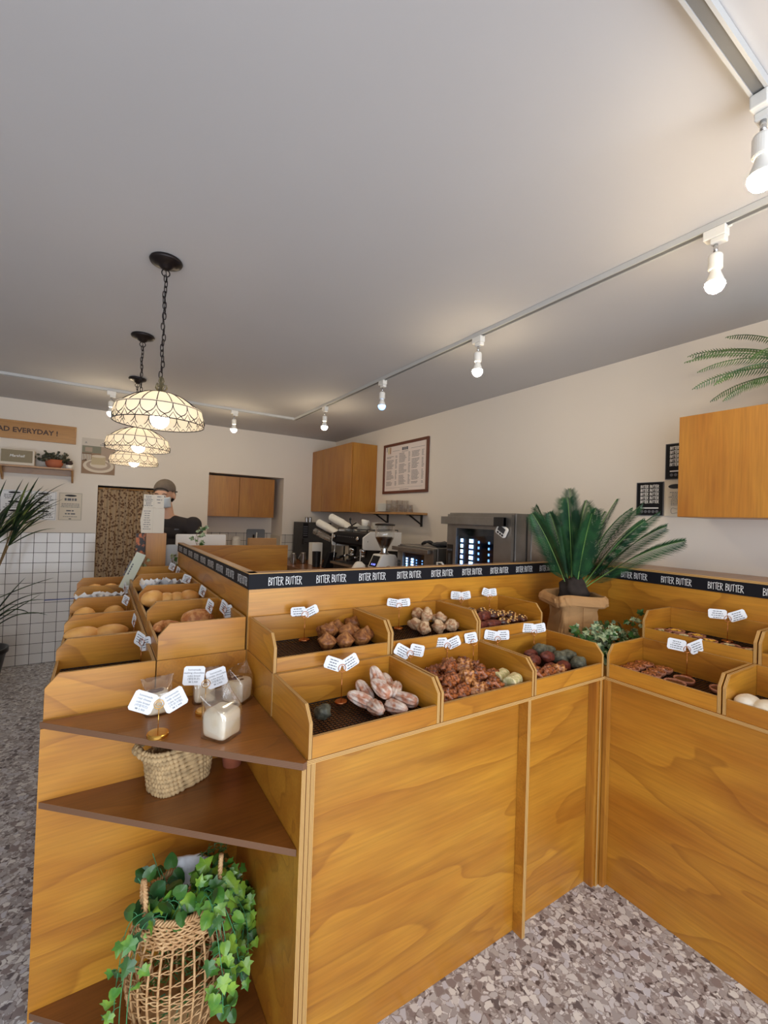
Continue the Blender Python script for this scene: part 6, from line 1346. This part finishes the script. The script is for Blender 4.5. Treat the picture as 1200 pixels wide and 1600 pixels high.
g = G(); g.prism(card_shape(.085, .24, .018), 'y', 3.60, 3.62); g.v = [(x+.470-.015, y, z+1.135) for x, y, z in g.v]; tag(g.build('payment_terminal', flat('light_grey_plastic', srgb(168, 172, 174), .5), bevel=.003), 'light grey payment terminal right of the plywood stand', 'device')
rnd = random.Random(6)
for pts, lb, o_ in [([(.60, 3.44, 1.263), (.60, 3.43, 1.30), (.625, 3.42, 1.36), (.615, 3.42, 1.40)], 'green ivy sprig rising over the plywood panel before the monitor', 0), ([(.46, 3.46, 1.02), (.45, 3.44, 1.12), (.43, 3.43, 1.20)], 'ivy sprig at the far end of the left counter ledge', 0), ([(.27, 3.55, 1.02), (.255, 3.54, 1.10), (.262, 3.53, 1.17)], 'small ivy sprig beside the food picture', 0)]:
    g = G()
    for k in range(3): vine(g, [Vector(p)+Vector((rnd.uniform(-.015, .015)*i, rnd.uniform(-.01, .01), 0)) for i, p in enumerate(pts)], 5, .030, rnd, (0, -1, .3), (0, 1, 2), two_tone=.5)
    tag(g.build('ivy_sprig', ('bstem', 'ivyv', 'ivyd')), lb, 'ivy')

# ================================================================ the person behind the counter
HX, HY = .455, 4.20
t = thing('person', 'person in backwards cap, pale mask and black shirt behind the monitor, looking down', 'person', (.46, 4.22, 0))
def caps(g, a, b, ra, rb, n=7, fl=1.0):
    a, b = Vector(a), Vector(b)
    for i in range(n+1): u = i/n; r = ra+(rb-ra)*u; p = a.lerp(b, u); g.ball(p, (r, r*fl, r), 16, 10)
def solid(g, name, mat, parent, vox, smooth_it=4, label=None):
    o = g.build(name, mat, parent, smooth=True); r = o.modifiers.new('remesh', 'REMESH'); r.mode = 'VOXEL'; r.voxel_size = vox; r.use_smooth_shade = True
    s_ = o.modifiers.new('smooth', 'SMOOTH'); s_.iterations = smooth_it; s_.factor = .5; return o
hq = (Matrix.Rotation(-.42, 3, 'Z') @ Matrix.Rotation(.22, 3, 'X')).to_quaternion()      # face (-Y) turned a little to the left, chin down
hc = Vector((HX, HY-.02, 1.635))
hp = lambda x, y, z: hc+hq @ Vector((x, y, z))
g = G()
def hb(x, y, z, r, seg=16): g.ball(hp(x, y, z), r, seg, 12, q=hq)
hb(0, .015, .030, (.074, .094, .090), 24); hb(0, -.030, -.045, (.056, .058, .062)); hb(0, -.045, -.085, (.032, .034, .026)); hb(0, -.075, .030, (.052, .022, .030))
hb(0, -.098, -.012, (.012, .020, .022)); hb(0, -.090, .012, (.009, .014, .02)); hb(0, -.078, -.050, (.024, .020, .010))
for sg in (-1, 1): hb(sg*.077, .012, -.008, (.010, .018, .030)); hb(sg*.036, -.070, -.012, (.020, .018, .016))
SH = 1.435; TX = HX+.055; SL = Vector((HX-.085, HY+.08, SH-.02)); SR = Vector((HX+.230, HY-.06, SH-.045))
caps(g, (HX+.04, HY+.02, 1.40), (HX+.012, HY+.005, 1.56), .062, .054)
for z, rx, ry in ((1.40, .13, .085), (1.32, .145, .105), (1.22, .140, .110), (1.12, .130, .105), (1.02, .130, .105), (.94, .145, .115)): g.ball((TX, HY+.03, z), (rx, ry, .075), 24, 12)
EL, ER = Vector((HX-.10, HY-.02, 1.15)), Vector((HX+.29, HY-.10, 1.16)); HL_, HR_ = Vector((HX-.02, HY-.26, 1.03)), Vector((HX+.17, HY-.30, 1.04))
for S_, E_, H_, sg in ((SL, EL, HL_, -1), (SR, ER, HR_, 1)):
    g.ball(S_, .062, 16, 12); caps(g, S_, E_, .052, .040, 9); caps(g, E_, H_, .040, .026, 9)
    d = (H_-E_).normalized(); p0 = H_+d*.045; up = Vector((0, 0, 1)); sd = d.cross(up).normalized()
    for u in (-.5, 0, .5): caps(g, H_+sd*u*.03, p0+sd*u*.05+d*.02, .017, .015, 4)
    for k, L_ in enumerate((.052, .062, .058, .044)):
        b = p0+d*.03+sd*(k-1.5)*.019; m_ = b+d*L_*.5-up*.006; e = m_+d*L_*.35-up*.020; caps(g, b, m_, .0088, .0082, 5); caps(g, m_, e, .0082, .0070, 5)
    b = H_+d*.02-sd*sg*.024; caps(g, b, b+d*.035-sd*sg*.022, .011, .0095, 4); caps(g, b+d*.035-sd*sg*.022, b+d*.065-sd*sg*.026-up*.01, .0095, .008, 4)
for sg in (-1, 1): caps(g, (TX+sg*.09, HY+.03, .92), (TX+sg*.10, HY+.02, .50), .088, .058, 9); caps(g, (TX+sg*.10, HY+.02, .50), (TX+sg*.10, HY+.05, .10), .056, .038, 9); caps(g, (TX+sg*.10, HY+.05, .05), (TX+sg*.115, HY-.12, .04), .038, .034, 6)
solid(g, 'body', 'skin', t, .0065, 3)
g = G()
for z, rx, ry in ((1.395, .14, .092), (1.32, .158, .117), (1.22, .152, .122), (1.12, .145, .118), (1.02, .143, .118), (.96, .150, .120)): g.ball((TX, HY+.03, z), (rx, ry, .072), 28, 14)
for S_, E_ in ((SL, EL), (SR, ER)): g.ball(S_, .072, 20, 14); caps(g, S_, S_.lerp(E_, .62), .069, .062, 8); caps(g, S_+Vector((0, 0, -.02)), Vector((TX, HY+.02, 1.40)), .066, .075, 8)
sh = solid(g, 't_shirt', 'tee', t, .008, 4)
g = G(); bars(g, (HX+.07, HY-.102, 1.345), (1, .02, 0), (0, 0, 1), .05, 1, .014, 0, 3, 1, .8); g.build('chest_print', 'inkg', t)
g = G()
for sg in (-1, 1): caps(g, (TX+sg*.09, HY+.03, .93), (TX+sg*.10, HY+.02, .50), .100, .075, 9); caps(g, (TX+sg*.10, HY+.02, .50), (TX+sg*.10, HY+.05, .10), .073, .060, 9)
solid(g, 'trousers', 'jean', t, .012)
g = G()
for sg in (-1, 1): g.ball((TX+sg*.108, HY-.03, .045), (.050, .13, .045), 18, 10)
g.build('shoes', 'blackp', t, smooth=True)
g = G()   # cap worn backwards: dome, strap arch over the forehead, peak at the nape
V_ = []; F_ = []; nn_, rr_ = 32, 9
for j in range(rr_+1):
    th = PI/2*1.10*j/rr_
    for i in range(nn_): a = 2*PI*i/nn_; V_.append(hp(.084*math.sin(th)*math.cos(a), .018+.104*math.sin(th)*math.sin(a), .048+.088*math.cos(th)+(.012 if math.sin(a) < -.5 and j == rr_ else 0)))
for j in range(rr_):
    for i in range(nn_): l = (i+1) % nn_; F_.append((j*nn_+i, (j+1)*nn_+i, (j+1)*nn_+l, j*nn_+l))
g.add(V_, F_); cp = g.build('cap', 'cap', t, smooth=True); cp.modifiers.new('th', 'SOLIDIFY').thickness = .004
g = G(); g.prism([(x, y) for x, y in [(.07*math.cos(a), .115+.075*math.sin(a)) for a in [PI*i/14 for i in range(15)]]], 'z', .018, .024); g.v = [tuple(hp(x, y, z-.3*(y-.10))) for x, y, z in g.v]; g.build('cap_peak', 'cap', t)
g = G(); g.tube([hp(.055*math.cos(a), -.074-.014*math.sin(a), .046+.030*math.sin(a)) for a in [PI*i/14 for i in range(15)]], .005, 8); g.build('cap_strap', 'hair', t)
g = G(); g.ball(hp(0, .045, -.005), (.077, .072, .075), 20, 12, q=hq); g.build('hair', 'hair', t, smooth=True)
g = G(); V_ = []; F_ = []; a_, b_ = 13, 9
for j in range(b_):
    for i in range(a_):
        u = i/(a_-1)*2-1; v = j/(b_-1); V_.append(hp(.070*math.sin(u*1.25), -.030-.082*math.cos(u*1.25)*(1-.25*(v-.35)**2)-.012*(1-abs(u))*math.sin(PI*v), -.000-.088*v))
for j in range(b_-1):
    for i in range(a_-1): k = j*a_+i; F_.append((k, k+1, k+a_+1, k+a_))
g.add(V_, F_); mk = g.build('face_mask', 'mask', t, smooth=True); mk.modifiers.new('th', 'SOLIDIFY').thickness = .002
for sg in (-1, 1):
    g = G(); g.ball(hp(sg*.031, -.086, .008), (.011, .006, .006), 12, 8, q=hq); g.build('eye', 'white', t, smooth=True)
    g = G(); g.ball(hp(sg*.031, -.0915, .007), (.005, .003, .005), 10, 6, q=hq); g.build('iris', 'hair', t, smooth=True)
    g = G(); g.tube([hp(sg*.014, -.093, .026), hp(sg*.030, -.095, .031), hp(sg*.047, -.088, .026)], .003, 6); g.build('eyebrow', 'hair', t)
